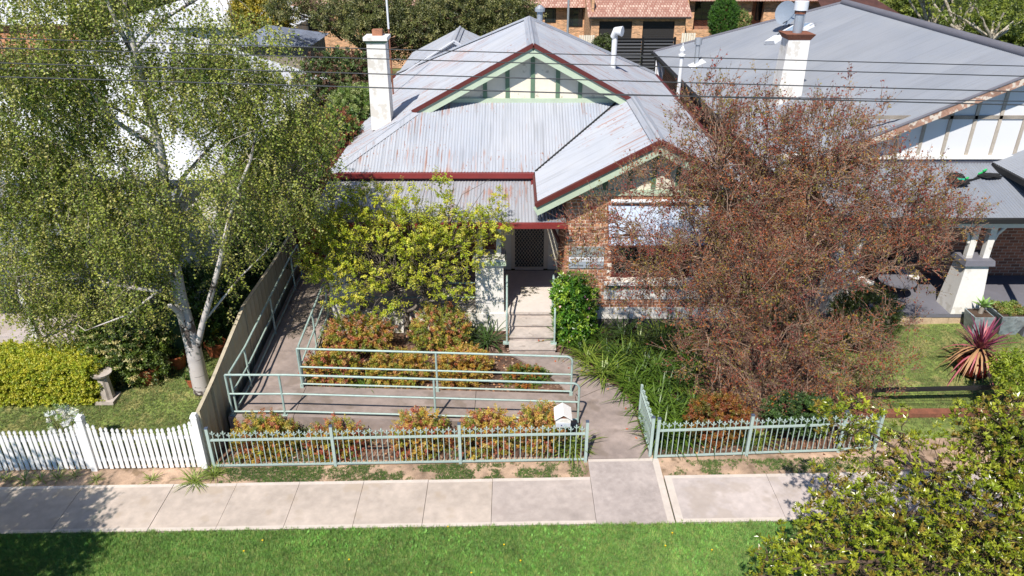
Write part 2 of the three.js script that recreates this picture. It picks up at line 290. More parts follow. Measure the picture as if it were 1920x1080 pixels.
isStruct(sheet(soup(), -14, 14, 1.68, 10, 0.0, 56, 30).put('nature_strip', M.turf));
isStruct(sheet(soup(), -14, 14, -1.0, 0.52, -0.008, 56, 8).put('bare_verge', M.ground));
isStruct(sheet(soup(), -5.8, 6.9, -4.8, -0.15, 0.002, 50, 20).put('garden_bed', M.soil));
isStruct(sheet(soup(), -14, -5.95, -4.6, -0.12, 0.004, 30, 20).put('side_lawn', M.turfDry));
isStruct(sheet(soup(), 6.95, 14, -4.75, -0.5, 0.004, 28, 20).put('front_lawn', M.turfDry));
// footpath: one mesh per slab, each with its trowelled edges
const footpath = struct('footpath');
const joints = [-13.1, -11.85, -10.6, -9.35, -8.05];
for (const px of [306, 427, 548, 672, 797, 922]) joints.push(onH(px, 945, street((px - 960) / 100)).x);
joints.push(1.46, 2.83, 4.73, 6.05, 7.3, 8.6, 9.9, 11.2);
for (let i = 0; i < joints.length - 1; i++) {
  const a = joints[i] + 0.004, b = joints[i + 1] - (i === 11 ? 0.02 : 0.004), mid = (a + b) / 2, z0 = 0.46, z1 = 1.655;
  if (i === 11) { // the wider slab that runs on to the gate
    const s = slab(soup(), [[a, -0.04], [b, -0.04], [b, z1], [a, z1]], (x) => street(x) + 0.012).put('slab', M.pathGrey, footpath);
    slab(soup(), [[a, -0.04], [b, -0.04], [b, 0.03], [a, 0.03]], (x) => street(x) + 0.016, 0.01).put('trowelled_edge', M.pathEdge, s);
    slab(soup(), [[b - 0.12, 0.035], [b, 0.035], [b, z1], [b - 0.12, z1]], (x) => street(x) + 0.016, 0.01).put('trowelled_edge', M.pathEdge, s);
    continue;
  }
  const dy = rr(-0.003, 0.004), mat = i < 10 ? M.pathBeige : i === 10 ? M.pathPink : M.pathPale;
  const s = slab(soup(), [[a, z0], [b, z0], [b, z1], [a, z1]], (x) => street(x) + 0.012 + dy).put('slab', mat, footpath);
  for (const [c, d] of [[z0, z0 + 0.075], [z1 - 0.085, z1]]) slab(soup(), [[a, c], [b, c], [b, d], [a, d]], (x) => street(x) + 0.015 + dy, 0.01).put('trowelled_edge', M.pathEdge, s);
  if (i === 12) slab(soup(), [[a, z0 + 0.08], [a + 0.13, z0 + 0.08], [a + 0.13, z1 - 0.09], [a, z1 - 0.09]], (x) => street(x) + 0.015 + dy, 0.01).put('trowelled_edge', M.pathEdge, s);
}
// front path in two pours with a joint between
const pathH = (x, z) => 0.07 - 0.052 * z;
const gp = struct('garden_path');
const px2 = (px, py, h) => { const p = onH(px, py, h); return [p.x, p.z]; };
const cut = [px2(1088, 745, 0.18), px2(1152, 718, 0.2)];
slab(soup(), [[1.44, -0.05], [1.4, -1.04], [1.37, -2.07], cut[0], cut[1], px2(1186, 758, 0.16), px2(1199, 800, 0.13), [2.66, -0.05]], pathH).put('slab', M.concrete, gp);
slab(soup(), [[cut[0][0] - 0.01, cut[0][1] - 0.012], [1.2, -2.13], px2(1028, 702, 0.21), px2(990, 682, 0.23), [-0.08, -3.6], [1.1, -3.6], px2(1083, 672, 0.24), px2(1122, 694, 0.22), [cut[1][0] - 0.005, cut[1][1] - 0.012]], pathH).put('slab', M.concrete, gp);
// ramp
const ramp = thing('access_ramp', 'grey concrete wheelchair ramp that turns a corner beside the tan metal fence', 'ramp');
const rampH = (x) => 0.145 + (1.35 - x) / 5.77 * 0.2;
for (const [a, b] of [[-4.42, -0.78], [-0.77, 1.355]]) slab(soup(), [[a, -2.08], [b, -2.08], [b, -1.0], [a, -1.0]], (x) => rampH(x), 0.4).put('lower_slope', M.concrete, ramp);
slab(soup(), [[-5.74, -2.08], [-4.43, -2.08], [-4.43, -0.99], [-5.74, -0.99]], () => 0.346, 0.5).put('landing', M.concrete, ramp);
slab(soup(), [[-5.74, -5.9], [-4.42, -5.9], [-4.42, -2.09], [-5.74, -2.09]], (x, z) => 0.346 + (-2.09 - z) / 3.81 * 0.36, 0.5).put('upper_slope', M.concrete, ramp);
slab(soup(), [[-5.74, -7.1], [-4.42, -7.1], [-4.42, -5.91], [-5.74, -5.91]], () => 0.707, 0.6).put('landing', M.concrete, ramp);
// ---------------------------------------------------------------- the house
const house = thing('house', 'red brick cottage with rusty pale corrugated roof, half-timbered gable and green trim', 'house');
const FL = 0.707, WF = -4.75, WB = -7.1;
// bricks of a wall face: each brick its own mesh up to the limit, the rest one part
const brickGeo = soup().box(0, 0, -0.06, 0.22, 0.07, 0).geo();
let brickCount = 0;
function bricks(parent, origin, turn, u0, u1, v0, v1, skip, single) {
  const rest = soup(), q = new THREE.Quaternion().setFromAxisAngle(YUP, turn), wp = (u, v, d) => V(u, v, d).applyQuaternion(q).add(origin);
  for (let r = 0, v = v0; v < v1 - 0.05; r++, v += 0.0845) for (let u = u0 - (r % 2 ? 0.115 : 0); u < u1; u += 0.23) {
    const a = Math.max(u, u0), b = Math.min(u + 0.215, u1); if (b - a < 0.04 || skip?.((a + b) / 2, v + 0.04)) continue;
    if (single?.((a + b) / 2, v + 0.04) && brickCount < 296) {
      const m = put('brick', brickGeo, pick(brickTones), parent, wp(a, v, rr(0, 0.003))); m.quaternion.copy(q); m.scale.x = (b - a) / 0.22; brickCount++;
    } else { const A = [wp(a, v, -0.05), wp(b, v, -0.05), wp(b, v, 0.001), wp(a, v, 0.001)], T = [wp(a, v + 0.07, -0.05), wp(b, v + 0.07, -0.05), wp(b, v + 0.07, 0.001), wp(a, v + 0.07, 0.001)]; rest.hex([A[3], A[2], A[1], A[0]], [T[3], T[2], T[1], T[0]]); }
  }
  if (rest.p.length) isStuff(rest.put('brickwork', brickTones[0], parent));
}
// wing: front wall core (mortar colour) with a window opening
const wx0 = 1.24, wx1 = 5.5, win = [2.36, 4.24, 1.62, 3.4];
const core = soup();
core.box(wx0 + 0.012, 0.2, WF - 0.25, win[0], 3.9, WF - 0.004); core.box(win[1], 0.2, WF - 0.25, wx1, 3.9, WF - 0.004); core.box(win[0], 0.2, WF - 0.25, win[1], win[2], WF - 0.004); core.box(win[0], win[3], WF - 0.25, win[1], 3.9, WF - 0.004);
core.box(wx0 + 0.006, 0.2, WB, wx0 + 0.25, 3.9, WF - 0.251);
const wingWall = core.put('wing_wall', M.mortar, house);
bricks(wingWall, V(0, 0, WF), 0, wx0, wx1, 0.84, 3.75, (u, v) => (u > win[0] - 0.02 && u < win[1] + 0.02 && v > win[2] - 0.14 && v < win[3]) || (u > 2.2 && u < 4.5 && v > 1.06 && v < 1.34), (u, v) => u < 2.5 && v > 0.9);
bricks(wingWall, V(wx0, 0, WB), -Math.PI / 2, 0, WF - WB, 0.72, 3.5, null, (u, v) => u > 1.4 && v > 1.2 && v < 2.6);
soup().box(wx0 - 0.02, 0.53, WF - 0.2, wx1 + 0.02, 0.84, WF + 0.03).put('white_base_band', M.white, house);
{ for (let x = wx0; x < wx1; x += 0.52) soup().box(x + 0.008, 0.1, WF - 0.2, Math.min(x + 0.51, wx1), 0.528, WF + rr(0, 0.012)).put('foundation_stone', M.stone, house); }
soup().box(2.22, 1.06, WF - 0.05, 4.48, 1.34, WF + 0.02).put('white_band', M.white, house);
soup().box(2.2, 1.48, WF - 0.05, 4.5, 1.545, WF + 0.12).put('window_sill', M.white, house);
soup().box(2.24, 1.345, WF - 0.05, 4.46, 1.478, WF + 0.035).put('sill_board', M.mintDark, house);
{ const w = soup(); const [a, b, c, d] = win; for (const [x0, x1] of [[a, a + 0.07], [a + 0.6, a + 0.66], [b - 0.66, b - 0.6], [b - 0.07, b]]) w.box(x0, c, WF - 0.16, x1, d, WF - 0.06); w.box(a, c, WF - 0.162, b, c + 0.07, WF - 0.058); w.box(a, d - 0.07, WF - 0.162, b, d, WF - 0.058);
  const f = w.put('window', M.redDark, house); soup().box(a, c, WF - 0.2, b, d, WF - 0.17).put('pane', M.glass, f);
  const g = soup(); for (const [x0, x1] of [[a + 0.07, a + 0.6], [a + 0.66, b - 0.66], [b - 0.6, b - 0.07]]) for (let k = -10; k < 20; k++) { const o = x0 + k * 0.11; for (const s of [1, -1]) { const t0 = s > 0 ? 0 : 1; let A = [o, c + 0.07], B = [o + 1.7 * 0.62, d - 0.07]; if (s < 0) { A = [o, d - 0.07]; B = [o + 1.7 * 0.62, c + 0.07]; } const cl = (P, R) => { const dx = R[0] - P[0], tA = clamp((x0 - P[0]) / dx, 0, 1), tB = clamp((x1 - P[0]) / dx, 0, 1); return [lerp(P[0], R[0], tA), lerp(P[1], R[1], tA), lerp(P[0], R[0], tB), lerp(P[1], R[1], tB)]; }; const [p0, p1, q0, q1] = cl(A, B); if (q0 - p0 > 0.02) g.beam(V(p0, p1, WF - 0.05), V(q0, q1, WF - 0.05), 0.006, 0.006); } }
  g.put('security_grille', M.wood, f);
  const aw = soup(); aw.hex([V(2.2, 2.68, WF + 0.5), V(4.5, 2.68, WF + 0.5), V(4.5, 3.46, WF + 0.0), V(2.2, 3.46, WF + 0.0)], [V(2.2, 2.7, WF + 0.51), V(4.5, 2.7, WF + 0.51), V(4.5, 3.48, WF + 0.01), V(2.2, 3.48, WF + 0.01)]);
  const awn = aw.put('awning', std(0xa4b2c6, 0.5), house); soup().beam(V(2.2, 2.68, WF + 0.51), V(4.5, 2.68, WF + 0.51), 0.03, 0.05).put('awning_rail', M.redDark, awn);
  for (const x of [2.19, 4.51]) soup().beam(V(x, 2.68, WF + 0.5), V(x, 3.46, WF), 0.02, 0.04).put('awning_rail', M.redDark, awn);
  soup().pipe(V(2.25, 3.6, WF + 0.07), V(4.45, 3.6, WF + 0.07), 0.045, 10).put('blind_roll', M.pale, house);
}
// gable of the wing
const PT = 0.535, EV = 3.66, wr = [3.18, 5.06], wl = 0.57, wrr = 5.79;
soup().poly([V(1.2, 3.76, WF + 0.002), V(5.55, 3.76, WF + 0.002), V(wr[0], 5.0, WF + 0.002)]).put('gable_panel', M.cream, house);
soup().box(1.3, 3.72, WF - 0.02, 5.4, 3.86, WF + 0.04).put('gable_rail', M.mint, house);
for (const [x, h] of [[2.1, 4.4], [2.64, 4.7], [3.18, 4.96], [3.72, 4.7], [4.26, 4.4]]) soup().box(x - 0.05, 3.862, WF, x + 0.05, h, WF + 0.03).put('gable_batten', M.mintDark, house);
// roof planes (corrugated)
const rx = 0.55, rh = 6.38, xl = -4.55, xr = 5.65, zf = -6.6, GZ = -8.55, gw = -8.9, zr = -14, zb = -19.1;
const ph = (x) => rh - Math.abs(x - rx) * PT;
const roof = (pts, m = M.zinc, ...a) => corr('roof_sheet', m, house, pts, ...a);
roof([V(xl, EV, zf), V(wl + 0.02, EV, zf), V(2.9, EV + 2.33 * PT, zf - 2.33), V(-2.22, EV + 2.33 * PT, zf - 2.33)], M.zinc);
const hipx = xl + (zf - GZ); // where the verge leaves the hip
roof([V(xl, EV, zf), V(hipx, ph(hipx) - 0.03, GZ), V(xl, EV, GZ)]);
roof([V(xl, EV, GZ), V(hipx, ph(hipx), GZ), V(rx, rh, GZ), V(rx, rh, zr), V(xl, EV, zb)]);
const hipr = xr - (zf - GZ);
roof([V(xr, EV, zf), V(hipr, ph(hipr), GZ), V(xr, EV, GZ)]);
roof([V(xr, EV, GZ), V(hipr, ph(hipr), GZ), V(rx, rh, GZ), V(rx, rh, zr), V(xr, EV, zb)]);
roof([V(xl, EV, zb), V(xr, EV, zb), V(rx, rh, zr)], M.zincPlain, 0.15);
const WZ = -4.3, we = wr[1] - (wr[0] - wl) * PT;
roof([V(wl, we, WZ), V(wr[0], wr[1], WZ), V(wr[0], wr[1], -9.25), V(wl, we, zf)], M.zinc);
roof([V(wrr, wr[1] - (wrr - wr[0]) * PT, WZ), V(wr[0], wr[1], WZ), V(wr[0], wr[1], -9.25), V(wrr, wr[1] - (wrr - wr[0]) * PT, -6.65)], M.zinc);
soup().beam(V(wl + 0.02, EV + 0.025, zf), V(3.0, EV + 0.025 + 2.43 * PT, zf - 2.43), 0.07, 0.012, V(-0.3, 1, 0.3).normalize()).put('valley_flashing', M.dark, house);
// rear wing with its little hip
roof([V(xl, EV, zb), V(-2.2, 5.02, -18.3), V(-2.2, 5.02, -22), V(xl, EV, -24)], M.zincPlain); roof([V(0.2, EV, zb + 1), V(-2.2, 5.02, -18.3), V(-2.2, 5.02, -22), V(0.2, EV, -24)], M.zincPlain); roof([V(xl, EV, zb + 1.2), V(-2.2, 5.02, -18.3), V(0.2, EV, zb + 1.2)], M.zincPlain);
// ridge caps and hip caps
const cap = (a, b, r = 0.055) => { const s = soup(); s.tube([a, b], r, r, 8); const d = b.clone().sub(a).normalize(), sd = d.clone().cross(YUP).normalize(); for (const k of [-1, 1]) s.beam(a.clone().addScaledVector(sd, k * 0.1).add(V(0, -0.035, 0)), b.clone().addScaledVector(sd, k * 0.1).add(V(0, -0.035, 0)), 0.15, 0.012, V(k * 0.45 * Math.abs(sd.x), 1, k * 0.45 * Math.abs(sd.z)).normalize()); return s.put('ridge_cap', M.zincPlain, house); };
cap(V(rx, rh + 0.02, GZ), V(rx, rh + 0.02, zr)); cap(V(wr[0], wr[1] + 0.02, WZ), V(wr[0], wr[1] + 0.02, -9.1)); cap(V(rx, rh + 0.02, zr), V(xl, EV + 0.03, zb)); cap(V(rx, rh + 0.02, zr), V(xr, EV + 0.03, zb));
cap(V(xl + 0.02, EV + 0.03, zf), V(hipx, ph(hipx) + 0.03, GZ), 0.035); cap(V(-2.2, 5.04, -18.3), V(-2.2, 5.04, -22)); cap(V(-2.2, 5.04, -18.3), V(xl, EV, zb + 1.2), 0.04); cap(V(-2.2, 5.04, -18.3), V(0.1, EV + 0.1, zb + 1.2), 0.04);
// barge boards, front gable
function barge(ax, ay, bx, by, z, parent, w = 0.16) { const n = V(0, 0, 1); soup().beam(V(ax, ay + 0.03, z + 0.04), V(bx, by + 0.03, z + 0.04), 0.09, 0.1).put('verge_capping', M.redDark, parent); soup().beam(V(ax, ay - 0.13, z + 0.015), V(bx, by - 0.13, z + 0.015), 0.03, w + 0.05).put('barge_board', M.mint, parent); }
barge(hipx - 0.05, ph(hipx) - 0.03, rx, rh, GZ, house); barge(2 * rx - hipx + 0.05, ph(hipx) - 0.03, rx, rh, GZ, house);
barge(wl - 0.05, we - 0.03, wr[0], wr[1], WZ, house); barge(wrr, wr[1] - (wrr - wr[0]) * PT, wr[0], wr[1], WZ, house);
soup().poly([V(-2.3, 4.84, gw), V(3.4, 4.84, gw), V(rx, 6.34, gw)]).put('gable_panel', M.cream, house);
soup().box(-2.1, 4.84, gw + 0.001, 3.2, 4.98, gw + 0.05).put('gable_rail', M.mint, house);
for (const [x, t] of [[-0.72, 5.62], [-0.12, 5.9], [rx, 6.25], [1.22, 5.9], [1.82, 5.62]]) soup().box(x - 0.055, 4.982, gw + 0.001, x + 0.055, t, gw + 0.032).put('gable_batten', M.mintDark, house);
// gutters and eaves
soup().box(xl - 0.05, EV - 0.125, zf + 0.0, wl - 0.02, EV - 0.005, zf + 0.12).put('gutter', M.red, house);
soup().box(xl - 0.14, EV - 0.14, zb, xl, EV - 0.015, zf + 0.1).put('gutter', M.redDark, house); soup().box(xr, EV - 0.14, zb, xr + 0.14, EV - 0.015, -6.7).put('gutter', M.redDark, house);
soup().box(wl - 0.06, we - 0.12, zf + 0.15, wl - 0.005, we - 0.02, WZ - 0.02).put('gutter', M.redDark, house);
soup().box(xl, EV - 0.2, WB + 0.02, wl, EV - 0.16, zf).put('eave_lining', M.redDark, house);
soup().box(wl - 0.1, 3.3, zf + 0.14, wl, EV - 0.16, zf + 0.24).put('downpipe', M.red, house);
// walls behind the verandah and along the sides
soup().box(-4.1, 0.3, WB - 0.2, -0.35, EV - 0.16, WB).put('main_wall', M.brickWall, house); soup().box(-4.1, 0.2, zb + 0.4, -3.9, EV - 0.1, WB - 0.21).put('side_wall', M.brickWall, house); soup().box(5.0, 0.2, zb + 0.4, 5.25, EV - 0.1, WB - 0.01).put('side_wall', M.brickWall, house); soup().box(5.26, 0.2, WB, 5.5, EV, WF - 0.26).put('side_wall', M.brickWall, house); soup().box(-3.89, 0.2, zb + 0.4, 4.99, EV - 0.1, zb + 0.6).put('rear_wall', M.brickWall, house);
soup().box(-0.349, FL + 2.2, WB - 0.2, 1.24, EV - 0.16, WB - 0.001).put('door_head', M.brickWall, house);
// front door with diamond mesh
{ const d = soup().box(0.05, FL, WB - 0.12, 0.9, FL + 2.12, WB - 0.08).put('door', M.dark, house);
  const fr = soup(); for (const [a, b] of [[-0.02, 0.08], [0.86, 0.97]]) fr.box(a, FL + 0.04, WB - 0.1, b, FL + 2.12, WB - 0.03); fr.box(0.081, FL + 0.0, WB - 0.099, 0.859, FL + 0.09, WB - 0.031); fr.put('door_frame', M.doorCream, d);
  const g = soup(); for (let k = -20; k < 9; k++) for (const s of [0, 1]) { const h0 = FL + 0.1, h1 = FL + 2.1, x0 = 0.08 + k * 0.085, x1 = x0 + 1.4; const tA = clamp((0.08 - x0) / 1.4, 0, 1), tB = clamp((0.86 - x0) / 1.4, 0, 1); if (tB - tA > 0.02) { const y = (t) => s ? lerp(h0, h1, t) : lerp(h1, h0, t); g.beam(V(lerp(x0, x1, tA), y(tA), WB - 0.06), V(lerp(x0, x1, tB), y(tB), WB - 0.06), 0.007, 0.007); } }
  g.put('diamond_mesh', M.doorCream, d);
  soup().box(-0.35, FL, WB - 0.15, -0.021, FL + 2.2, WB - 0.05).put('side_panel', M.cream, house); soup().box(0.971, FL, WB - 0.15, 1.24, FL + 2.2, WB - 0.05).put('side_panel', M.cream, house);
}
// porch floor, steps
slab(soup(), [[-4.41, WB], [1.23, WB], [1.23, WF], [-4.41, WF]], () => FL, 0.55).put('porch_floor', grainy(0xcbc3bb, 0.1, 2.2, 0.85, { speck: 0.25 }), house);
soup().box(-4.4, 0.1, WF + 0.002, -0.1, FL - 0.02, WF + 0.05).put('porch_face', M.white, house);
for (let k = 0; k < 4; k++) { const z1 = WF + 0.02 + k * 0.375, z0 = k ? WF + 0.021 + (k - 1) * 0.375 : WF + 0.001, y1 = FL - 0.1125 * k - (k ? 0 : 0.004); const st = soup().box(-0.05, 0.12, z0, 1.01, y1 - 0.041, z1).put('step', M.step, house); soup().box(-0.07, y1 - 0.04, z0, 1.03, y1, z1 + 0.035).put('tread', M.step, st); }
// piers, posts, verandah roof
for (const x of [-4.06, -0.54]) {
  const p = soup().hex([V(x - 0.35, FL - 0.3, WF + 0.03), V(x + 0.35, FL - 0.3, WF + 0.03), V(x + 0.35, FL - 0.3, WF - 0.55), V(x - 0.35, FL - 0.3, WF - 0.55)], [V(x - 0.33, 1.98, WF + 0.01), V(x + 0.33, 1.98, WF + 0.01), V(x + 0.33, 1.98, WF - 0.53), V(x - 0.33, 1.98, WF - 0.53)]).put('pier', M.white, house);
  soup().box(x - 0.4, 1.981, WF - 0.6, x + 0.4, 2.07, WF + 0.08).put('pier_cap', M.mint, p); soup().box(x - 0.37, 2.071, WF - 0.57, x + 0.37, 2.13, WF + 0.05).put('pier_cap', M.white, p);
  for (const s of [-0.22, 0.22]) soup().box(x + s - 0.06, 2.131, WF - 0.34, x + s + 0.06, 3.02, WF - 0.22).put('post', M.white, house);
}
soup().box(-4.5, 3.0, WF - 0.36, 1.22, 3.14, WF - 0.2).put('verandah_beam', M.redDark, house);
soup().tube([V(1.1, 2.5, WF - 0.15), V(1.06, 2.62, WF - 0.15), V(0.95, 2.85, WF - 0.15), V(0.82, 3.0, WF - 0.15)], 0.05, 0.04, 6).put('bracket', M.redDark, house);
corr('verandah_roof', M.zincRusty, house, [V(-4.6, 3.19, -4.4), V(wl - 0.02, 3.19, -4.4), V(wl - 0.02, 3.5, WB + 0.01), V(-4.6, 3.5, WB + 0.01)]);
corr('verandah_roof', M.ironGrey, house, [V(wl - 0.015, 3.19, -4.4), V(1.22, 3.19, -4.4), V(1.22, 3.3, -5.4), V(wl - 0.015, 3.3, -5.4)]);
soup().box(-4.65, 3.09, -4.4, 1.26, 3.2, -4.28).put('verandah_gutter', M.red, house);
for (const [a, b] of [[-3.7, -0.9]]) for (const h of [1.05, 1.45]) soup().pipe(V(a, h, WF - 0.1), V(b, h, WF - 0.1), 0.025).put('porch_rail', M.railGreen, house);
soup().box(-4.75, 2.9, -6.3, -4.6, 3.6, -6.2).put('downpipe', M.red, house);
// chimney
{ const cx = -3.55, cz = -9.2; const c = soup().hex([V(cx - 0.3, 4.1, cz + 0.27), V(cx + 0.25, 4.1, cz + 0.27), V(cx + 0.25, 4.1, cz - 0.27), V(cx - 0.3, 4.1, cz - 0.27)], [V(cx - 0.25, 6.390, cz + 0.24), V(cx + 0.24, 6.390, cz + 0.24), V(cx + 0.24, 6.390, cz - 0.25), V(cx - 0.25, 6.390, cz - 0.25)]).put('chimney', M.white, house);
  soup().box(cx - 0.28, 6.391, cz - 0.28, cx + 0.27, 6.450, cz + 0.27).put('chimney_cap', M.mintDark, c); soup().box(cx - 0.32, 6.451, cz - 0.32, cx + 0.31, 6.540, cz + 0.31).put('chimney_cap', M.white, c); soup().box(cx - 0.12, 6.541, cz - 0.2, cx + 0.14, 6.690, cz + 0.02).put('chimney_brick', brickTones[2], c);
}
// roof pipes
{ const a = onZ(1150, 118, -13.5), f = soup().pipe(V(a.x, a.y - 0.3, -13.5), V(a.x, a.y + 0.85, -13.5), 0.09, 10).put('flue', M.pale, house); soup().tube([V(a.x - 0.05, a.y + 0.8, -13.5), V(a.x + 0.02, a.y + 1.0, -13.4), V(a.x + 0.2, a.y + 1.0, -13.3)], 0.1, 0.16, 8).put('cowl', M.pale, f);
  const b = onZ(1012, 38, -15), g = soup().pipe(V(b.x, b.y - 0.5, -15), V(b.x, b.y + 0.3, -15), 0.1, 10).put('flue', M.galv, house); soup().lathe([[0.17, 0], [0.17, 0.1], [0.05, 0.2], [0, 0.2]], b.x, b.y + 0.28, -15, 12).put('cowl', M.galv, g); }
// steel sign on the bricks: three plates of worn lettering
function canvasMat(w, h, draw) { const c = document.createElement('canvas'); c.width = w; c.height = h; draw(c.getContext('2d'), w, h); const t = new THREE.CanvasTexture(c); t.colorSpace = THREE.SRGBColorSpace; return std(0xffffff, 0.5, { map: t }); }
function face(name, m, parent, x0, y0, x1, y1, z) { const g = new THREE.PlaneGeometry(x1 - x0, y1 - y0); return put(name, g, m, parent, V((x0 + x1) / 2, (y0 + y1) / 2, z)); }
{ const s = thing('wall_sign', 'grey and white lettered name plates screwed to the brick wall beside the porch', 'sign', V(1.34, 1.9, WF + 0.002));
  const rows = [[0.31, 0.56, '#8d9290', '#4d5456', ['UR S', '']], [0.175, 0.305, '#d9dde2', '#3c4247', ['1273']], [0.0, 0.17, '#9aa3ac', '#2d3436', ['Phone 0    00']]];
  for (const [y0, y1, bg, fg, lines] of rows) { const p = soup().box(0, y0, 0, 0.83, y1 - 0.006, 0.03).put('plate', std(0x9aa0a2, 0.5), s);
    face('lettering', canvasMat(512, Math.round(512 * (y1 - y0) / 0.83), (c, w, h) => { c.fillStyle = bg; c.fillRect(0, 0, w, h); c.fillStyle = fg; const dash = (x, y, q, sz) => { for (let i = 0; i < q; i++) { c.fillRect(x + i * sz * 0.8, y - sz * (0.5 + 0.3 * hash(i, 3, q)), sz * 0.45, sz * (0.5 + 0.3 * hash(i, 3, q))); } };
      if (y1 > 0.5) { c.font = 'bold 52px sans-serif'; c.fillText('UR S', 190, h * 0.42); dash(50, h * 0.42, 4, 36); dash(60, h * 0.85, 12, 38); }
      else if (y0 > 0.1) { dash(20, h * 0.75, 11, 40); c.font = 'bold 48px sans-serif'; c.fillText('1273', 385, h * 0.78); c.fillRect(360, 5, 4, h - 10); }
      else { c.font = 'bold 58px sans-serif'; c.fillText('Phone', 40, h * 0.72); dash(250, h * 0.72, 3, 42); c.fillText('00', 410, h * 0.72); } }), p, 0.004, y0 + 0.003, 0.826, y1 - 0.009, 0.0315); } }
// ---------------------------------------------------------------- fences, rails, letterbox
// white picket fence
{ const f = thing('picket_fence', 'white scalloped timber picket fence with square posts along the pavement', 'fence');
  const shp = (h) => { const s = new THREE.Shape(), w = 0.036; s.moveTo(-w, 0); s.lineTo(w, 0); s.lineTo(w, h - 0.12); s.lineTo(w * 0.62, h - 0.105); s.lineTo(w * 0.62, h - 0.085); s.quadraticCurveTo(w * 1.05, h - 0.06, w * 0.7, h - 0.03); s.lineTo(0, h); s.lineTo(-w * 0.7, h - 0.03); s.quadraticCurveTo(-w * 1.05, h - 0.06, -w * 0.62, h - 0.085); s.lineTo(-w * 0.62, h - 0.105); s.lineTo(-w, h - 0.12); return new THREE.ExtrudeGeometry(s, { depth: 0.018, bevelEnabled: false, curveSegments: 3 }); };
  const geos = new Map(), posts = [-12.35, -10.22, -8.06, -5.92];
  posts.forEach((x, i) => { const g = G(x, 0), p = soup().box(x - 0.058, g - 0.15, -0.075, x + 0.058, g + 1.2, 0.04).put('post', M.picketWhite, f); soup().hex([V(x - 0.07, g + 1.2, 0.052), V(x + 0.07, g + 1.2, 0.052), V(x + 0.07, g + 1.2, -0.087), V(x - 0.07, g + 1.2, -0.087)], [V(x - 0.045, g + 1.27, 0.027), V(x + 0.045, g + 1.27, 0.027), V(x + 0.045, g + 1.27, -0.062), V(x - 0.045, g + 1.27, -0.062)]).put('post_cap', M.picketWhite, p);
    if (i === posts.length - 1) return; const x1 = posts[i + 1], n = 19;
    for (const h of [0.22, 0.72]) soup().beam(V(x + 0.06, G(x, 0) + h, -0.04), V(x1 - 0.06, G(x1, 0) + h, -0.04), 0.035, 0.07).put('rail', M.picketWhite, f);
    for (let k = 0; k < n; k++) { const t = (k + 0.5) / n, px = lerp(x + 0.06, x1 - 0.06, t), dip = Math.abs(t * 2 - 1), h = Math.round((0.93 + 0.16 * Math.pow(dip, 4) + 0.02 * dip) * 100) / 100; if (!geos.has(h)) geos.set(h, shp(h)); const m = put('picket', geos.get(h), M.picketWhite, f, V(px, G(px, 0) + 0.03 + rr(-0.008, 0.008), -0.012)); m.rotation.z = rr(-0.012, 0.012); } });
}
// tan sheet-metal side fence
{ const f = thing('metal_side_fence', 'tan ribbed sheet-metal fence with lichened capping stepping up between the two yards', 'fence');
  const x = -5.86, segs = [[-0.1, 1.12, -0.82, 1.24], [-0.82, 1.24, -3.05, 1.76], [-3.05, 1.76, -5.3, 1.74], [-5.3, 1.74, -7.4, 1.86], [-7.4, 1.86, -9.7, 1.9], [-9.7, 1.9, -12, 1.9]];
  for (const [z0, h0, z1, h1] of segs) {
    const S = soup(), n = Math.round((z0 - z1) / 0.045), P = (i) => { const t = i / n, z = lerp(z0 - 0.03, z1 + 0.03, t), ph = i % 6, o = ph < 2 ? 0.02 : ph === 2 || ph === 5 ? 0 : -0.015; return [x + o, z, lerp(h0, h1, t)]; };
    for (let i = 0; i < n; i++) { const [xa, za, ha] = P(i), [xb, zb2, hb] = P(i + 1); S.quad(V(xa, G(x, za) - 0.15, za), V(xb, G(x, zb2) - 0.15, zb2), V(xb, hb, zb2), V(xa, ha, za)); }
    S.put('panel', M.colorbond, f); soup().beam(V(x, h0 + 0.02, z0), V(x, h1 + 0.02, z1), 0.07, 0.045).put('capping', M.colorbondCap, f);
    soup().box(x - 0.035, G(x, z0) - 0.2, z0 - 0.03, x + 0.035, h0 + 0.04, z0 + 0.03).put('post', M.colorbond, f);
  } }
// green steel spear fence
const spear = soup(); spear.lathe([[0.0, 0], [0.012, 0.012], [0.012, 0.03], [0.008, 0.04], [0.011, 0.06], [0.02, 0.085], [0, 0.13]], 0, 0, 0, 5); spear.beam(V(-0.034, 0.05, 0), V(0.034, 0.05, 0), 0.012, 0.014); for (const s of [-1, 1]) spear.beam(V(s * 0.03, 0.05, 0), V(s * 0.045, 0.075, 0), 0.012, 0.014);
const spearGeo = spear.geo(), barGeo = soup().box(-0.007, 0, -0.007, 0.007, 1, 0.007).geo();
function spearPanel(f, a, b, n, lean = 0) { // a, b: Vector3 on the ground, panel between posts
  const d = b.clone().sub(a), L = d.length(), turn = Math.atan2(-d.z, d.x);
  for (const [h, w] of [[0.055, 0.032], [0.665, 0.036]]) soup().beam(a.clone().add(V(0, h, 0)), b.clone().add(V(0, h, 0)), w, w).put('rail', M.fenceGreen, f);
  for (let k = 0; k < n; k++) { const p = a.clone().lerp(b, (k + 0.6) / (n + 0.2)), tall = k % 2 === 0 ? 0.76 : 0.715; const m = put('bar', barGeo, M.fenceGreen, f, p.clone().add(V(0, 0.06, 0))); m.scale.y = tall - 0.06; m.rotation.y = turn; const s = put('spear_head', spearGeo, M.fenceGreen, f, p.clone().add(V(0, tall, 0))); s.rotation.y = turn; }
}
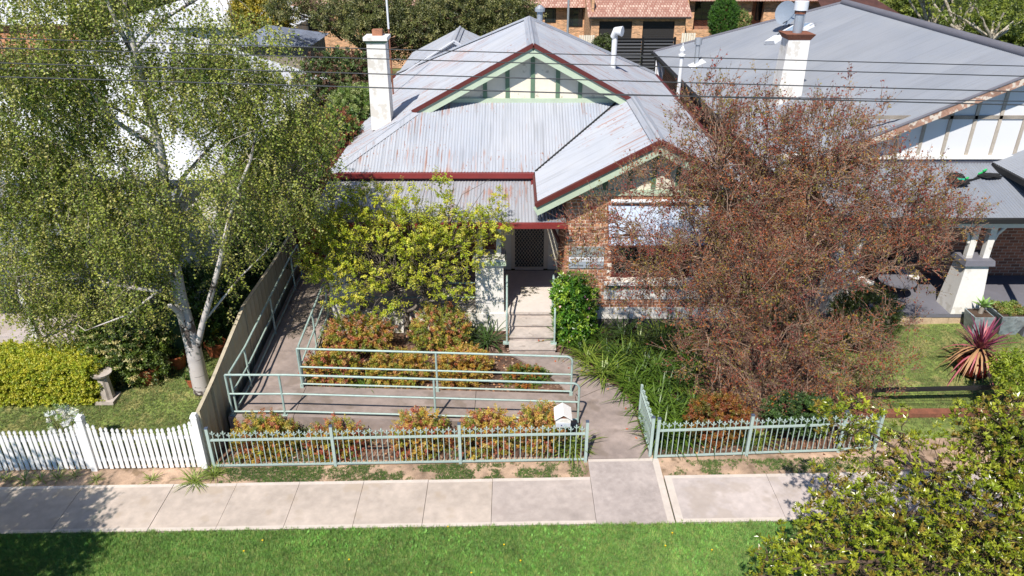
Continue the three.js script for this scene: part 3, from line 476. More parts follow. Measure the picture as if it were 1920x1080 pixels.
function spearPost(f, x, z, h = 0.95) { const g = G(x, z), p = soup().box(x - 0.028, g - 0.15, z - 0.028, x + 0.028, g + h, z + 0.028).put('post', M.fenceGreen, f); soup().box(x - 0.031, g + h, z - 0.031, x + 0.031, g + h + 0.018, z + 0.031).put('post_cap', M.postCap, p); }
const onG = (x, z) => V(x, G(x, z), z);
{ const f = thing('spear_fence', 'pale green steel spear-top fence in front of the orange shrubs and ramp', 'fence'); const xs = [-5.74, -3.4, -0.99, 1.41]; xs.forEach((x, i) => { spearPost(f, x, 0, 0.94); if (i < 3) spearPanel(f, onG(x + 0.03, 0), onG(xs[i + 1] - 0.03, 0), 22); }); }
{ const f = thing('spear_fence', 'pale green steel spear-top fence in front of the strap-leaved plants', 'fence'); const xs = [2.76, 4.52, 6.3, 7.0]; xs.forEach((x, i) => { const z = -0.05 - (x - 2.76) * 0.03; spearPost(f, x, z, 0.94); if (i < 3) spearPanel(f, onG(x + 0.03, z), onG(xs[i + 1] - 0.03, z - 0.04), i === 2 ? 6 : 16); }); }
{ const g = thing('spear_gate', 'pale green steel spear-top gate standing open beside the path', 'gate'); spearPost(g, 2.665, -0.12, 0.92); spearPanel(g, V(2.665, 0.1, -0.16), V(2.62, 0.13, -1.22), 11); soup().box(2.6, 0.12, -1.27, 2.64, 0.95, -1.23).put('stile', M.fenceGreen, g); }
// tubular handrails of the ramp
const R = 0.024;
{ const r = thing('ramp_handrail', 'pale green tubular handrail along the outer edge of the ramp', 'handrail');
  const zo = -1.05, xe = 1.34, y = (x, h) => rampH(clamp(x, -4.42, 1.35)) + h, xc = -5.66, H0 = 0.97;
  const arc = []; for (let k = 0; k <= 6; k++) { const a = k / 6 * Math.PI / 2; arc.push(V(xe - 0.13 + 0.13 * Math.sin(a), y(xe, H0) - 0.13 + 0.13 * Math.cos(a), zo)); }
  soup().tube([V(xc, 0.346 + H0, zo), V(-4.42, 0.346 + H0, zo), V(-1.5, y(-1.5, H0), zo), ...arc, V(xe, y(xe, 0.02), zo)], R, R, 8).put('top_rail', M.railGreen, r);
  for (const h of [0.52, 0.09]) soup().tube([V(xc, 0.346 + h, zo), V(-4.42, 0.346 + h, zo), V(xe, y(xe, h), zo)], R * 0.85, R * 0.85, 8).put('rail', M.railGreen, r);
  for (const x of [xc, -4.6, -1.55]) { soup().pipe(V(x, y(x, -0.1), zo), V(x, y(x, H0), zo), R).put('post', M.railGreen, r); soup().box(x - 0.05, y(x, 0.002), zo - 0.04, x + 0.05, y(x, 0.012), zo + 0.04).put('base_plate', M.railGreen, r); }
  const up = (z) => 0.346 + clamp((-2.09 - z) / 3.81, 0, 1) * 0.36, xs = -5.6;
  soup().tube([V(xs, 0.346 + H0, zo - 0.06), V(xs, 0.346 + H0, -2.1), V(xs, up(-5.9) + H0, -5.9), V(xs, up(-5.9) + H0, -6.6)], R, R, 8).put('top_rail', M.railGreen, r);
  for (const h of [0.52, 0.09]) soup().tube([V(xs, 0.346 + h, zo - 0.06), V(xs, 0.346 + h, -2.1), V(xs, up(-5.9) + h, -5.9), V(xs, up(-6.6) + h, -6.6)], R * 0.85, R * 0.85, 8).put('rail', M.railGreen, r);
  for (const z of [zo - 0.08, -2.05, -4.0, -5.9, -6.6]) soup().pipe(V(xs, up(z) - 0.05, z), V(xs, up(z) + H0, z), R).put('post', M.railGreen, r); }
{ const r = thing('ramp_handrail', 'pale green tubular handrail on the garden side of the ramp', 'handrail');
  const zi = -2.04, xe = 1.27, y = (x, h) => rampH(clamp(x, -4.42, 1.35)) + h, H0 = 0.97, xc = -4.5;
  const arc = []; for (let k = 0; k <= 6; k++) { const a = k / 6 * Math.PI / 2; arc.push(V(xe - 0.13 + 0.13 * Math.sin(a), y(xe, H0) - 0.13 + 0.13 * Math.cos(a), zi)); }
  soup().tube([V(xc, y(xc, H0), zi), V(-1.5, y(-1.5, H0), zi), ...arc, V(xe, y(xe, 0.02), zi)], R, R, 8).put('top_rail', M.railGreen, r);
  for (const h of [0.52, 0.09]) soup().pipe(V(xc, y(xc, h), zi), V(xe, y(xe, h), zi), R * 0.85).put('rail', M.railGreen, r);
  for (const x of [xc, -1.6]) soup().pipe(V(x, y(x, -0.06), zi), V(x, y(x, H0), zi), R).put('post', M.railGreen, r);
  for (const x of [xc, -1.6, xe]) soup().box(x - 0.035, y(x, -0.05), zi + 0.02, x + 0.035, y(x, 0.1), zi + 0.035).put('base_plate', M.railGreen, r);
  const up = (z) => 0.346 + clamp((-2.09 - z) / 3.81, 0, 1) * 0.36, xs = -4.49;
  for (const h of [H0, 0.52, 0.09]) soup().tube([V(xs, 0.346 + h, -2.12), V(xs, up(-4.7) + h, -4.7)], h === H0 ? R : R * 0.85, h === H0 ? R : R * 0.85, 8).put(h === H0 ? 'top_rail' : 'rail', M.railGreen, r);
  for (const z of [-2.14, -3.4, -4.7]) soup().pipe(V(xs, up(z) - 0.05, z), V(xs, up(z) + H0, z), R).put('post', M.railGreen, r); }
// step rails
for (const [x, lab] of [[-0.12, 'pale green pipe handrail of the porch steps beside the white pier'], [1.0, 'pale green pipe handrail of the porch steps beside the camellia']]) {
  const r = thing('step_handrail', lab, 'handrail');
  soup().tube([V(x, FL, WF - 0.2), V(x, FL + 0.85, WF - 0.2), V(x, FL + 0.93, WF - 0.12), V(x, FL + 0.93, WF + 0.0), V(x, FL + 0.86, WF + 0.12), V(x, 1.2, -3.95), V(x, 1.08, -3.86), V(x, 0.37, -3.84)], R, R, 8).put('rail', M.railGreen, r);
  soup().tube([V(x, FL + 0.45, WF - 0.2), V(x, 0.75, -3.85)], R * 0.8, R * 0.8, 8).put('mid_rail', M.railGreen, r);
  soup().box(x - 0.09, 0.368, -3.92, x + 0.05, 0.378, -3.76).put('base_plate', M.railGreen, r);
}
// letterbox
{ const x = 0.97, z = -0.3, g = G(x, z), b = thing('letterbox', 'white metal letterbox with peaked roof on a post behind the spear fence', 'letterbox', V(x, g, z));
  b.scale.set(0.88, 0.97, 0.88); soup().box(-0.03, -0.1, -0.03, 0.03, 0.72, 0.03).put('post', M.dark, b);
  soup().box(-0.16, 0.72, -0.2, 0.16, 0.93, 0.17).put('box', M.white, b);
  const rf = soup(); for (const s of [-1, 1]) rf.hex([V(s * 0.19, 0.92, 0.22), V(0, 1.035, 0.22), V(0, 1.035, -0.24), V(s * 0.19, 0.92, -0.24)].slice(), [V(s * 0.19, 0.935, 0.22), V(0, 1.05, 0.22), V(0, 1.05, -0.24), V(s * 0.19, 0.935, -0.24)]); rf.put('roof', std(0xe6e4e0, 0.5), b);
  soup().poly([V(-0.17, 0.93, 0.165), V(0.17, 0.93, 0.165), V(0, 1.03, 0.165)]).put('gable_end', M.timberRed, b);
  soup().box(-0.155, 0.745, 0.171, 0.155, 0.83, 0.182).put('newspaper_slot', std(0xb8bec6, 0.4), b);
  for (const dx of [-0.035, 0.045]) soup().box(dx - 0.015, 0.765, 0.183, dx + 0.012, 0.79, 0.187).put('number', std(0x2b2f66, 0.5), b); }
// overhead wires
{ const base = [[72, 124, 1.8], [90, 143, 2.5], [118, 172, 3.3], [144, 197, 4.2]];
  const names = ['uppermost of the overhead cables crossing the street front', 'second highest overhead cable, just below the uppermost one', 'third highest overhead cable, between the second and lowest', 'lowest of the main overhead cables crossing the street front'];
  base.forEach(([ya, yb, z], i) => { const a = onZ(0, ya, z), b = onZ(1920, yb, z), d = b.clone().sub(a), p = []; for (let k = 0; k <= 24; k++) { const t = lerp(-1.2, 2.2, k / 24), q = a.clone().addScaledVector(d, t); q.y += 0.02 * (t - 0) * (t - 1); p.push(q); } tag(soup().tube(p, 0.0062, 0.0062, 5).put('overhead_cable', M.wireGrey), names[i], 'cable', 'overhead cables'); });
  const a = onZ(1130, 178, 4.25), b = onZ(1920, 190, 4.25), d = b.clone().sub(a), p = []; for (let k = 0; k <= 12; k++) p.push(a.clone().addScaledVector(d, k / 12 * 2.2)); tag(soup().tube(p, 0.005, 0.005, 5).put('overhead_cable', M.wireGrey), 'thin service cable branching off the lowest overhead cable', 'cable', 'overhead cables'); }
// vent pole in the gap between the houses, rusty mast by the left eave, dark timber side fence
{ const b = onX(1271, 182, 5.95), z = b.z, top = onZ(1277, 84, z), t = thing('vent_stack', 'tall white vent pipe with a pointed cowl in the gap between the roofs', 'vent pipe', V(5.95, G(5.95, z), z)); const h = top.y - t.position.y - 0.4; soup().tube([V(0, 0, 0), V(0, h, 0)], 0.075, 0.065, 10).put('pipe', M.pale, t); soup().lathe([[0.06, 0], [0.13, 0.02], [0.13, 0.08], [0.07, 0.1], [0.1, 0.22], [0.02, 0.36], [0.02, 0.46], [0, 0.46]], 0, h, 0, 12).put('cowl', M.pale, t);
  const m = thing('antenna_mast', 'thin rusty antenna mast standing behind the white chimney', 'mast', V(-4.0, 0, -14)); const q = onZ(735, 142, -14), mt = onZ(737, -60, -14); m.position.set(q.x, G(q.x, -14), -14); soup().pipe(V(0, 0, 0), V(0, mt.y - m.position.y, 0), 0.028, 6).put('pole', M.timberRed, m); soup().pipe(V(0, lerp(q.y, mt.y, 0.45) - m.position.y, 0), V(0, mt.y - m.position.y + 0.3, 0), 0.034, 6).put('upper_pole', M.pale, m); soup().pipe(V(-0.3, lerp(q.y, mt.y, 0.16) - m.position.y, 0), V(0.3, lerp(q.y, mt.y, 0.16) - m.position.y, 0), 0.02, 5).put('bracket', M.pale, m); }
M.battenGrey = grainy(0xa89f92, 0.2, 0.8, 0.9, { n: 128 }); M.edgeStone = grainy(0xb8a184, 0.2, 0.6, 0.95, { n: 128 });
// ---------------------------------------------------------------- right-hand neighbour
const RX = 12.6, RE = 6.55, RS = 0.4446, REH = 3.65, RGZ = -6.3;
const onRoofR = (px, py) => { const r = ray(px, py), k = (REH - CAM.y + RS * (0 - RE)) / (r.y - RS * r.x); return r.multiplyScalar(k).add(CAM); };
const nh = thing('house', 'white half-timbered house with plain dark grey corrugated roof and deep verandah', 'house');
{ const rr_ = RX + (RX - RE), RH = REH + (RX - RE) * RS;
  const rs = (p, ...a) => corr('roof_sheet', M.ironGrey, nh, p, ...a);
  rs([V(RE, REH, RGZ), V(RX, RH, RGZ), V(RX, RH, -18.9), V(RE, REH, -24.3)]); rs([V(rr_, REH, RGZ), V(RX, RH, RGZ), V(RX, RH, -18.9), V(rr_, REH, -24.3)], 0.15); rs([V(RE, REH, -24.3), V(RX, RH, -18.9), V(rr_, REH, -24.3)], 0.15);
  soup().tube([V(RX, RH + 0.0, RGZ), V(RX, RH + 0.0, -18.9)], 0.13, 0.13, 10).put('ridge_cap', M.slate, nh); soup().tube([V(RX, RH, -18.9), V(RE, REH, -24.3)], 0.07, 0.07, 8).put('hip_cap', M.slate, nh);
  const bt = grainy(0x9c7a68, 0.4, 0.9, 0.9, { spot: [0xd0c8ba, 0.5, 10, 0.9] });
  soup().beam(V(RE - 0.1, REH - 0.06, RGZ + 0.03), V(RX, RH - 0.03, RGZ + 0.03), 0.06, 0.2).put('barge_board', bt, nh); soup().beam(V(RE - 0.1, REH + 0.05, RGZ + 0.03), V(RX, RH + 0.07, RGZ + 0.03), 0.1, 0.02).put('verge_capping', M.slate, nh);
  soup().beam(V(rr_, REH - 0.06, RGZ + 0.03), V(RX, RH - 0.03, RGZ + 0.03), 0.06, 0.2).put('barge_board', bt, nh);
  soup().box(RE - 0.13, REH - 0.13, -24.3, RE, REH - 0.02, RGZ).put('gutter', M.dark, nh);
  const wz = -6.75, gb = onZ(1800, 290, wz).y, gx0 = 7.0, cell = 0.6;
  soup().box(gx0 - 0.3, gb - 0.09, wz - 0.1, 18, gb, wz + 0.09).put('gable_sill', M.white, nh);
  const xs = []; for (let x = onZ(1720, 288, wz).x - 3 * cell; x < 18; x += cell) xs.push(x);
  for (const x of xs) { const top = REH + RS * (Math.min(x, 2 * RX - x) - RE) - 0.1, top2 = REH + RS * (Math.min(x + cell, 2 * RX - x - cell) - RE) - 0.1; if (top < gb + 0.1) continue;
    soup().hex([V(x + 0.04, gb + 0.001, wz), V(x + cell - 0.04, gb + 0.001, wz), V(x + cell - 0.04, gb + 0.001, wz - 0.05), V(x + 0.04, gb + 0.001, wz - 0.05)], [V(x + 0.04, top, wz), V(x + cell - 0.04, top2, wz), V(x + cell - 0.04, top2, wz - 0.05), V(x + 0.04, top, wz - 0.05)]).put('gable_panel', std(0xd2d4d6, 0.6), nh);
    soup().hex([V(x - 0.04, gb + 0.002, wz + 0.03), V(x + 0.04, gb + 0.002, wz + 0.03), V(x + 0.04, gb + 0.002, wz - 0.06), V(x - 0.04, gb + 0.002, wz - 0.06)], [V(x - 0.04, top, wz + 0.03), V(x + 0.04, top, wz + 0.03), V(x + 0.04, top, wz - 0.06), V(x - 0.04, top, wz - 0.06)]).put('gable_batten', M.battenGrey, nh); }
  soup().beam(V(8.5, 5.0, wz + 0.02), V(17, 5.0, wz + 0.02), 0.02, 0.09).put('gable_rail', M.wood, nh);
  soup().box(gx0, 0.4, wz - 0.25, 18, gb - 0.092, wz - 0.02).put('front_wall', M.brickWall, nh);
  for (let x = gx0 + 0.1, k = 0; x < 13.5; x += 0.235, k++) soup().box(x, gb - 0.175, wz - 0.05, x + 0.225, gb - 0.1, wz - 0.005).put('brick', brickTones[k % 5], nh);
  soup().box(6.85, 0.3, -23.5, 7.0, REH - 0.05, wz - 0.1).put('side_wall', M.brickWall, nh); soup().box(18, 0.3, -23.5, 18.2, REH - 0.05, wz).put('side_wall', M.brickWall, nh);
  // verandah
  const vz = -4.45, vh = 3.28, vt = gb - 0.2;
  corr('verandah_roof', M.ironGrey, nh, [V(7.3, vh, vz), V(17, vh, vz), V(17, vt, wz - 0.01), V(7.3, vt, wz - 0.01)]);
  soup().box(7.3, vt + 0.0, wz - 0.02, 17, vt + 0.1, wz + 0.03).put('flashing', M.slate, nh);
  soup().box(7.25, vh - 0.1, vz, 17, vh + 0.01, vz + 0.1).put('verandah_gutter', M.dark, nh); soup().box(7.3, vh - 0.32, vz - 0.35, 17, vh - 0.12, vz - 0.2).put('verandah_beam', M.white, nh);
  slab(soup(), [[7.3, wz], [16, wz], [16, -4.62], [7.3, -4.62]], () => 0.72, 0.1).put('verandah_floor', M.slate, nh);
  for (let x = 7.32; x < 13; x += 0.42) soup().box(x, 0.2, -5, x + 0.41, 0.615, -4.64 + rr(0, 0.01)).put('edging_stone', M.edgeStone, nh);
  for (const x of [7.95, 11.02]) { const zc = -4.95; const p = soup().hex([V(x - 0.36, 0.72, zc + 0.34), V(x + 0.36, 0.72, zc + 0.34), V(x + 0.36, 0.72, zc - 0.34), V(x - 0.36, 0.72, zc - 0.34)], [V(x - 0.27, 2.0, zc + 0.25), V(x + 0.27, 2.0, zc + 0.25), V(x + 0.27, 2.0, zc - 0.25), V(x - 0.27, 2.0, zc - 0.25)]).put('pier', M.white, nh);
    soup().hex([V(x - 0.36, 2.0, zc + 0.34), V(x + 0.36, 2.0, zc + 0.34), V(x + 0.36, 2.0, zc - 0.34), V(x - 0.36, 2.0, zc - 0.34)], [V(x - 0.34, 2.13, zc + 0.32), V(x + 0.34, 2.13, zc + 0.32), V(x + 0.34, 2.13, zc - 0.32), V(x - 0.34, 2.13, zc - 0.32)]).put('pier_cap', M.slate, p);
    for (const s of [-0.2, 0.2]) { soup().box(x + s - 0.075, 2.131, zc + 0.02, x + s + 0.075, vh - 0.33, zc + 0.16).put('post', M.white, nh); }
    for (const s of [-1, 1]) soup().tube([V(x + s * 0.28, 2.5, zc + 0.09), V(x + s * 0.34, 2.72, zc + 0.09), V(x + s * 0.5, 2.92, zc + 0.09)], 0.04, 0.04, 6).put('bracket', M.white, nh); }
  soup().box(9.2, 0.8, wz - 0.02, 10.4, 2.6, wz + 0.02).put('window', M.glass, nh);
  const pr = onZ(1886, 310, -6.2).x, py0 = vt + 0.02, rise = 0.9; for (const k of [0, 1]) { const xe = pr + k * 4.2, xm = pr + 2.1; corr('porch_roof', M.ironGrey, nh, [V(xe, py0, wz), V(xe, py0, -3.9), V(xm, py0 + rise, -3.9), V(xm, py0 + rise, wz)]); soup().box(xe - 0.06, py0 - 0.14, wz + 0.1, xe + 0.06, py0 - 0.01, -3.9).put('porch_gutter', M.dark, nh); soup().box(xe + (k ? -0.3 : 0.18), 0.72, -4.2, xe + (k ? -0.18 : 0.3), py0 - 0.1, -4.08).put('post', M.white, nh); }
  soup().poly([V(pr + 0.1, py0 - 0.03, -4.0), V(pr + 4.1, py0 - 0.03, -4.0), V(pr + 2.1, py0 + rise - 0.05, -4.0)]).put('porch_gable', M.white, nh); soup().box(pr + 0.1, py0 - 0.2, -4.2, pr + 4.1, py0 - 0.04, -4.05).put('porch_beam', M.white, nh); slab(soup(), [[pr + 0.1, -4.61], [pr + 4.1, -4.61], [pr + 4.1, -3.95], [pr + 0.1, -3.95]], () => 0.72, 0.4).put('porch_step', M.slate, nh);
  // chimney
  const cc = onRoofR(1474, 184), cx = cc.x, cz = cc.z, cb = cc.y - 0.4, ct = onZ(1478, 74, cz + 0.2).y;
  const ch = soup().hex([V(cx - 0.4, cb, cz + 0.34), V(cx + 0.33, cb, cz + 0.34), V(cx + 0.33, cb, cz - 0.34), V(cx - 0.4, cb, cz - 0.34)], [V(cx - 0.31, ct, cz + 0.3), V(cx + 0.31, ct, cz + 0.3), V(cx + 0.31, ct, cz - 0.3), V(cx - 0.31, ct, cz - 0.3)]).put('chimney', M.white, nh);
  soup().hex([V(cx - 0.32, ct, cz + 0.31), V(cx + 0.32, ct, cz + 0.31), V(cx + 0.32, ct, cz - 0.31), V(cx - 0.32, ct, cz - 0.31)], [V(cx - 0.42, ct + 0.16, cz + 0.4), V(cx + 0.42, ct + 0.16, cz + 0.4), V(cx + 0.42, ct + 0.16, cz - 0.4), V(cx - 0.42, ct + 0.16, cz - 0.4)]).put('chimney_cap', M.timberRed, ch);
  soup().pipe(V(cx, ct + 0.16, cz), V(cx, ct + 0.8, cz), 0.13, 12).put('chimney_flue', M.galv, ch); soup().pipe(V(cx, ct + 0.68, cz), V(cx, ct + 0.76, cz), 0.16, 12).put('flue_band', M.timberRed, ch); soup().pipe(V(cx, ct + 0.78, cz), V(cx, ct + 1.02, cz), 0.2, 12).put('cowl', M.pale, ch);
  // flue, skylights, vents
  const fl = onRoofR(1305, 120), f2 = soup().pipe(V(fl.x, fl.y - 0.2, fl.z), V(fl.x, fl.y + 0.95, fl.z), 0.09, 10).put('flue', M.galv, nh); soup().pipe(V(fl.x, fl.y + 0.75, fl.z), V(fl.x, fl.y + 1.0, fl.z), 0.14, 10).put('cowl', M.galv, f2); soup().beam(V(fl.x - 0.28, fl.y - 0.1, fl.z + 0.1), V(fl.x + 0.28, fl.y + 0.15, fl.z + 0.1), 0.7, 0.03).put('flue_flashing', M.pale, f2);
  const plank = (a, b, w, h, m, n, par) => { const p = onRoofR(...a), q = onRoofR(...b), up = V(-RS, 1, 0).normalize(); return soup().beam(p.addScaledVector(up, 0.08), q.addScaledVector(up, 0.08), w, h, up).put(n, m, par || nh); };
  const sk = plank([1478, 68], [1512, 50], 1.0, 0.14, M.pale, 'skylight'); plank([1482, 67], [1509, 51.5], 0.7, 0.17, std(0x8fa4b8, 0.2), 'skylight_pane', sk); plank([1444, 84], [1462, 73], 0.5, 0.14, M.pale, 'roof_vent');
}
{ const p = onRoofR(1475, 56), d = thing('satellite_dish', 'grey satellite dish on a bracket beside the roof flue of the grey roof', 'dish', p);
  const S = soup(), N = V(-0.5, 0.25, 0.83).normalize(), u = ortho(N), v = N.clone().cross(u), c = V(-0.12, 0.6, 0); const pt = (r, a) => c.clone().addScaledVector(u, r * Math.cos(a)).addScaledVector(v, r * 1.1 * Math.sin(a)).addScaledVector(N, r * r * 0.35); for (let i = 0; i < 4; i++) for (let j = 0; j < 20; j++) { const a = j / 20 * 6.2832, b = (j + 1) / 20 * 6.2832; S.quad(pt(i * 0.1, a), pt(i * 0.1 + 0.1, a), pt(i * 0.1 + 0.1, b), pt(i * 0.1, b)); } S.put('reflector', grainy(0x76828f, 0.1, 0.8, 0.6), d);
  soup().tube([V(0.1, -0.1, 0), V(0.05, 0.4, -0.1), V(-0.12, 0.58, -0.03)], 0.025, 0.025, 6).put('mast', M.dark, d); soup().tube([V(-0.1, 0.35, 0.2), V(-0.35, 0.3, 0.5)], 0.018, 0.018, 5).put('feed_arm', M.dark, d); soup().pipe(V(0.05, 0.4, -0.1), V(-0.5, -0.28, 0.3), 0.015, 5).put('stay', M.wireGrey, d); }
{ const p = onRoofR(1502, 74), top = onZ(1516, -30, p.z), h = top.y - p.y, a = thing('roof_antenna', 'television antenna on a thin grey pole rising behind the right-hand chimney', 'antenna', p); soup().pipe(V(0, -0.15, 0), V(0, h + 0.5, 0), 0.018, 5).put('pole', M.galv, a); soup().beam(V(-0.3, h + 0.4, -0.5), V(0.3, h + 0.4, 0.5), 0.025, 0.025).put('boom', M.galv, a); for (let k = 0; k < 6; k++) { const t = k / 5 - 0.5; soup().pipe(V(0.6 * t - 0.3, h + 0.42, t + 0.18), V(0.6 * t + 0.3, h + 0.42, t - 0.18), 0.01, 4).put('element', M.galv, a); } }
// things on the neighbour's verandah, roof and lawn
{ const bz = -5.95, bh = 3.28 + (onZ(1800, 290, -6.75).y - 0.2 - 3.28) * (-4.45 - bz) / 2.3, p = V(onZ(1805, 325, bz).x, bh - 0.03, bz), b = thing('pole_bundle', 'bundle of black mesh and poles with green grips lying on the grey verandah roof', 'tool', p);
  soup().tube([V(-0.05, 0.05, 0.1), V(0.3, 0.06, 0), V(0.75, 0.14, -0.35)], 0.025, 0.02, 6).put('pole', M.black, b); soup().tube([V(0.1, 0.05, 0.1), V(0.6, 0.1, -0.12), V(0.78, 0.1, -0.2)], 0.02, 0.02, 6).put('pole', M.black, b);
  const blob = (x, y, z, rx2, ry, rz, n) => { const g = new THREE.IcosahedronGeometry(1, 3), q = g.attributes.position; for (let i = 0; i < q.count; i++) { const k = 1 + 0.5 * (noise(q.getX(i) * 4 + 9, q.getY(i) * 4 + q.getZ(i) * 4 + 9, 4096, 5) - 0.5); q.setXYZ(i, x + q.getX(i) * rx2 * k, y + q.getY(i) * ry * k, z + q.getZ(i) * rz * k); } g.computeVertexNormals(); put(n, g, std(0x131517, 0.95), b); };
  blob(-0.12, 0.1, 0.0, 0.2, 0.11, 0.2, 'mesh_bundle'); blob(-0.2, 0.08, 0.28, 0.24, 0.07, 0.1, 'mesh_bundle'); blob(0.75, 0.12, -0.1, 0.26, 0.06, 0.13, 'mesh_bundle');
  for (const [x, y, z] of [[0.1, 0.09, 0.04], [0.55, 0.14, -0.2], [0.73, 0.17, -0.34]]) soup().beam(V(x - 0.05, y, z + 0.03), V(x + 0.06, y + 0.02, z - 0.03), 0.04, 0.035).put('green_grip', std(0x22b45e, 0.5), b); soup().beam(V(-0.25, 0.16, 0.24), V(-0.1, 0.16, 0.3), 0.05, 0.03).put('green_grip', std(0x1fae8a, 0.5), b); }
{ const p = onH(1833, 612, G(11.4, -4.4)), x = 11.15, z = -4.25, g = G(x, z); const pot = (nm, lab, w0, w1, h, X) => { const t = thing(nm, lab, 'planter', V(X, G(X, z), z)); soup().hex([V(-w0, 0, w0), V(w0, 0, w0), V(w0, 0, -w0), V(-w0, 0, -w0)], [V(-w1, h, w1), V(w1, h, w1), V(w1, h, -w1), V(-w1, h, -w1)]).put('pot', grainy(0x8b9598, 0.3, 0.7, 0.55, { spot: [0x6b7478, 0.55, 8, 0.7] }), t); soup().box(-w1 + 0.03, h - 0.01, -w1 + 0.03, w1 - 0.03, h + 0.006, w1 - 0.03).put('potting_soil', M.brown, t); return t; };
  const a = pot('square_planter', 'small grey square planter holding a single green rosette plant', 0.17, 0.24, 0.5, 11.12); soup().tube([V(0, 0.5, 0), V(0.02, 0.66, 0)], 0.06, 0.05, 7).put('stem', M.wood, a);
  const R2 = soup(); for (let k = 0; k < 14; k++) { const an = k * 2.4, el = lerp(1.3, 0.35, k / 14), d = V(Math.cos(an) * Math.cos(el), Math.sin(el), Math.sin(an) * Math.cos(el)); R2.leaf(V(0.02, 0.65, 0), d, d.clone().cross(YUP).normalize(), 0.3, 0.1, 0.25); } R2.put('rosette', std(0x86a85c, 0.5), a);
  const b2 = pot('square_planter', 'larger flared grey planter brim-full of low green succulents', 0.2, 0.34, 0.56, 11.78); instances('succulents', sprig({ leaves: 14, len: 0.08, leaf: 0.06, wid: 0.035, twig: 0, open: 1 }).L, LEAF, [...Array(120)].map(() => ({ p: b2.position.clone().add(V(rr(-0.31, 0.31), 0.55 + rr(0, 0.05), rr(-0.31, 0.31))), d: V(rr(-0.3, 0.3), 1, rr(-0.3, 0.3)).normalize(), s: rr(0.7, 1.2), c: shade([0x8a9a3c, 0x6f8a35, 0x9a8a48]) })), b2); }
{ const p = onH(1822, 703, 0.36), t = thing('potted_cordyline', 'spiky pink and purple cordyline in a glazed dark red pot on the lawn', 'potted plant', V(p.x, G(p.x, p.z), p.z));
  soup().lathe([[0, 0], [0.2, 0], [0.31, 0.1], [0.37, 0.28], [0.35, 0.42], [0.37, 0.45], [0.34, 0.45], [0.33, 0.38], [0, 0.38]], 0, 0, 0, 24).put('pot', std(0x5a1416, 0.2), t);
  const mats = [std(0x8a4055, 0.5), std(0xa85a62, 0.5), std(0xa47e58, 0.6), std(0x66304a, 0.5)]; const S = mats.map(soup);
  for (let k = 0; k < 150; k++) { const an = k * 2.399, low = k < 62, el = low ? rr(-0.05, 0.5) : rr(0.6, 1.4), L = rr(0.6, 0.95), d = V(Math.cos(an) * Math.cos(el), Math.sin(el), Math.sin(an) * Math.cos(el)), o = V(0, rr(0.5, 0.72), 0), sd = d.clone().cross(YUP).normalize(), W = S[low ? (rnd() < 0.75 ? 2 : 1) : pick([0, 0, 1, 3])]; const drop = low ? 0.75 : 0.2, at = (s) => o.clone().addScaledVector(d, L * s).add(V(0, -drop * L * s * s, 0)), wd = (s) => 0.019 * Math.sin(Math.PI * clamp(s * 0.85 + 0.15, 0, 1)) + 0.002; for (let i = 0; i < 5; i++) { const a = i / 5, b = (i + 1) / 5; W.quad(at(a).addScaledVector(sd, -wd(a)), at(a).addScaledVector(sd, wd(a)), at(b).addScaledVector(sd, wd(b)), at(b).addScaledVector(sd, -wd(b))); } }
  S.forEach((s, i) => s.put('leaves', mats[i], t)); soup().tube([V(0, 0.38, 0), V(0, 0.7, 0)], 0.05, 0.04, 6).put('stem', M.brown, t); }
{ const a = onH(1650, 770, 0.2), f = thing('low_wire_fence', 'low black rail fence with wire mesh along the front of the lawn', 'fence'); const z = -1.45, g0 = G(8, z); soup().beam(V(7.0, g0 + 0.42, z), V(10.5, g0 + 0.52, z), 0.07, 0.07).put('rail', M.dark, f); for (const x of [7.05, 10.55]) soup().box(x - 0.05, G(x, z) - 0.1, z - 0.05, x + 0.05, G(x, z) + 0.55, z + 0.05).put('post', M.dark, f); const w = soup(); for (let x = 7.1; x < 10.5; x += 0.09) w.beam(V(x, G(x, z), z), V(x, g0 + 0.42, z), 0.004, 0.004); for (let h = 0.06; h < 0.42; h += 0.09) w.beam(V(7.1, g0 + h, z), V(10.5, g0 + h + 0.06, z), 0.004, 0.004); isStuff(w.put('wire_mesh', M.dark, f)); soup().beam(V(7.0, g0 + 0.03, z + 0.25), V(13.5, g0 + 0.09, z + 0.25), 0.18, 0.1).put('garden_edging', M.timberRed, f); }
{ const pv = struct('brick_path'), c = [0xb9876a, 0xc09a7c, 0xa87558].map((h) => grainy(h, 0.2, 0.5, 0.95, { n: 64 })); for (let r = 0; r < 16; r++) for (let k = 0; k < 6; k++) { const x = 12.15 + k * 0.235 + (r % 2) * 0.117, z = -4.55 + r * 0.115; soup().box(x, G(x, z) - 0.03, z, x + 0.225, G(x, z) + 0.035 + rr(0, 0.004), z + 0.107).put('paver', pick(c), pv); } }
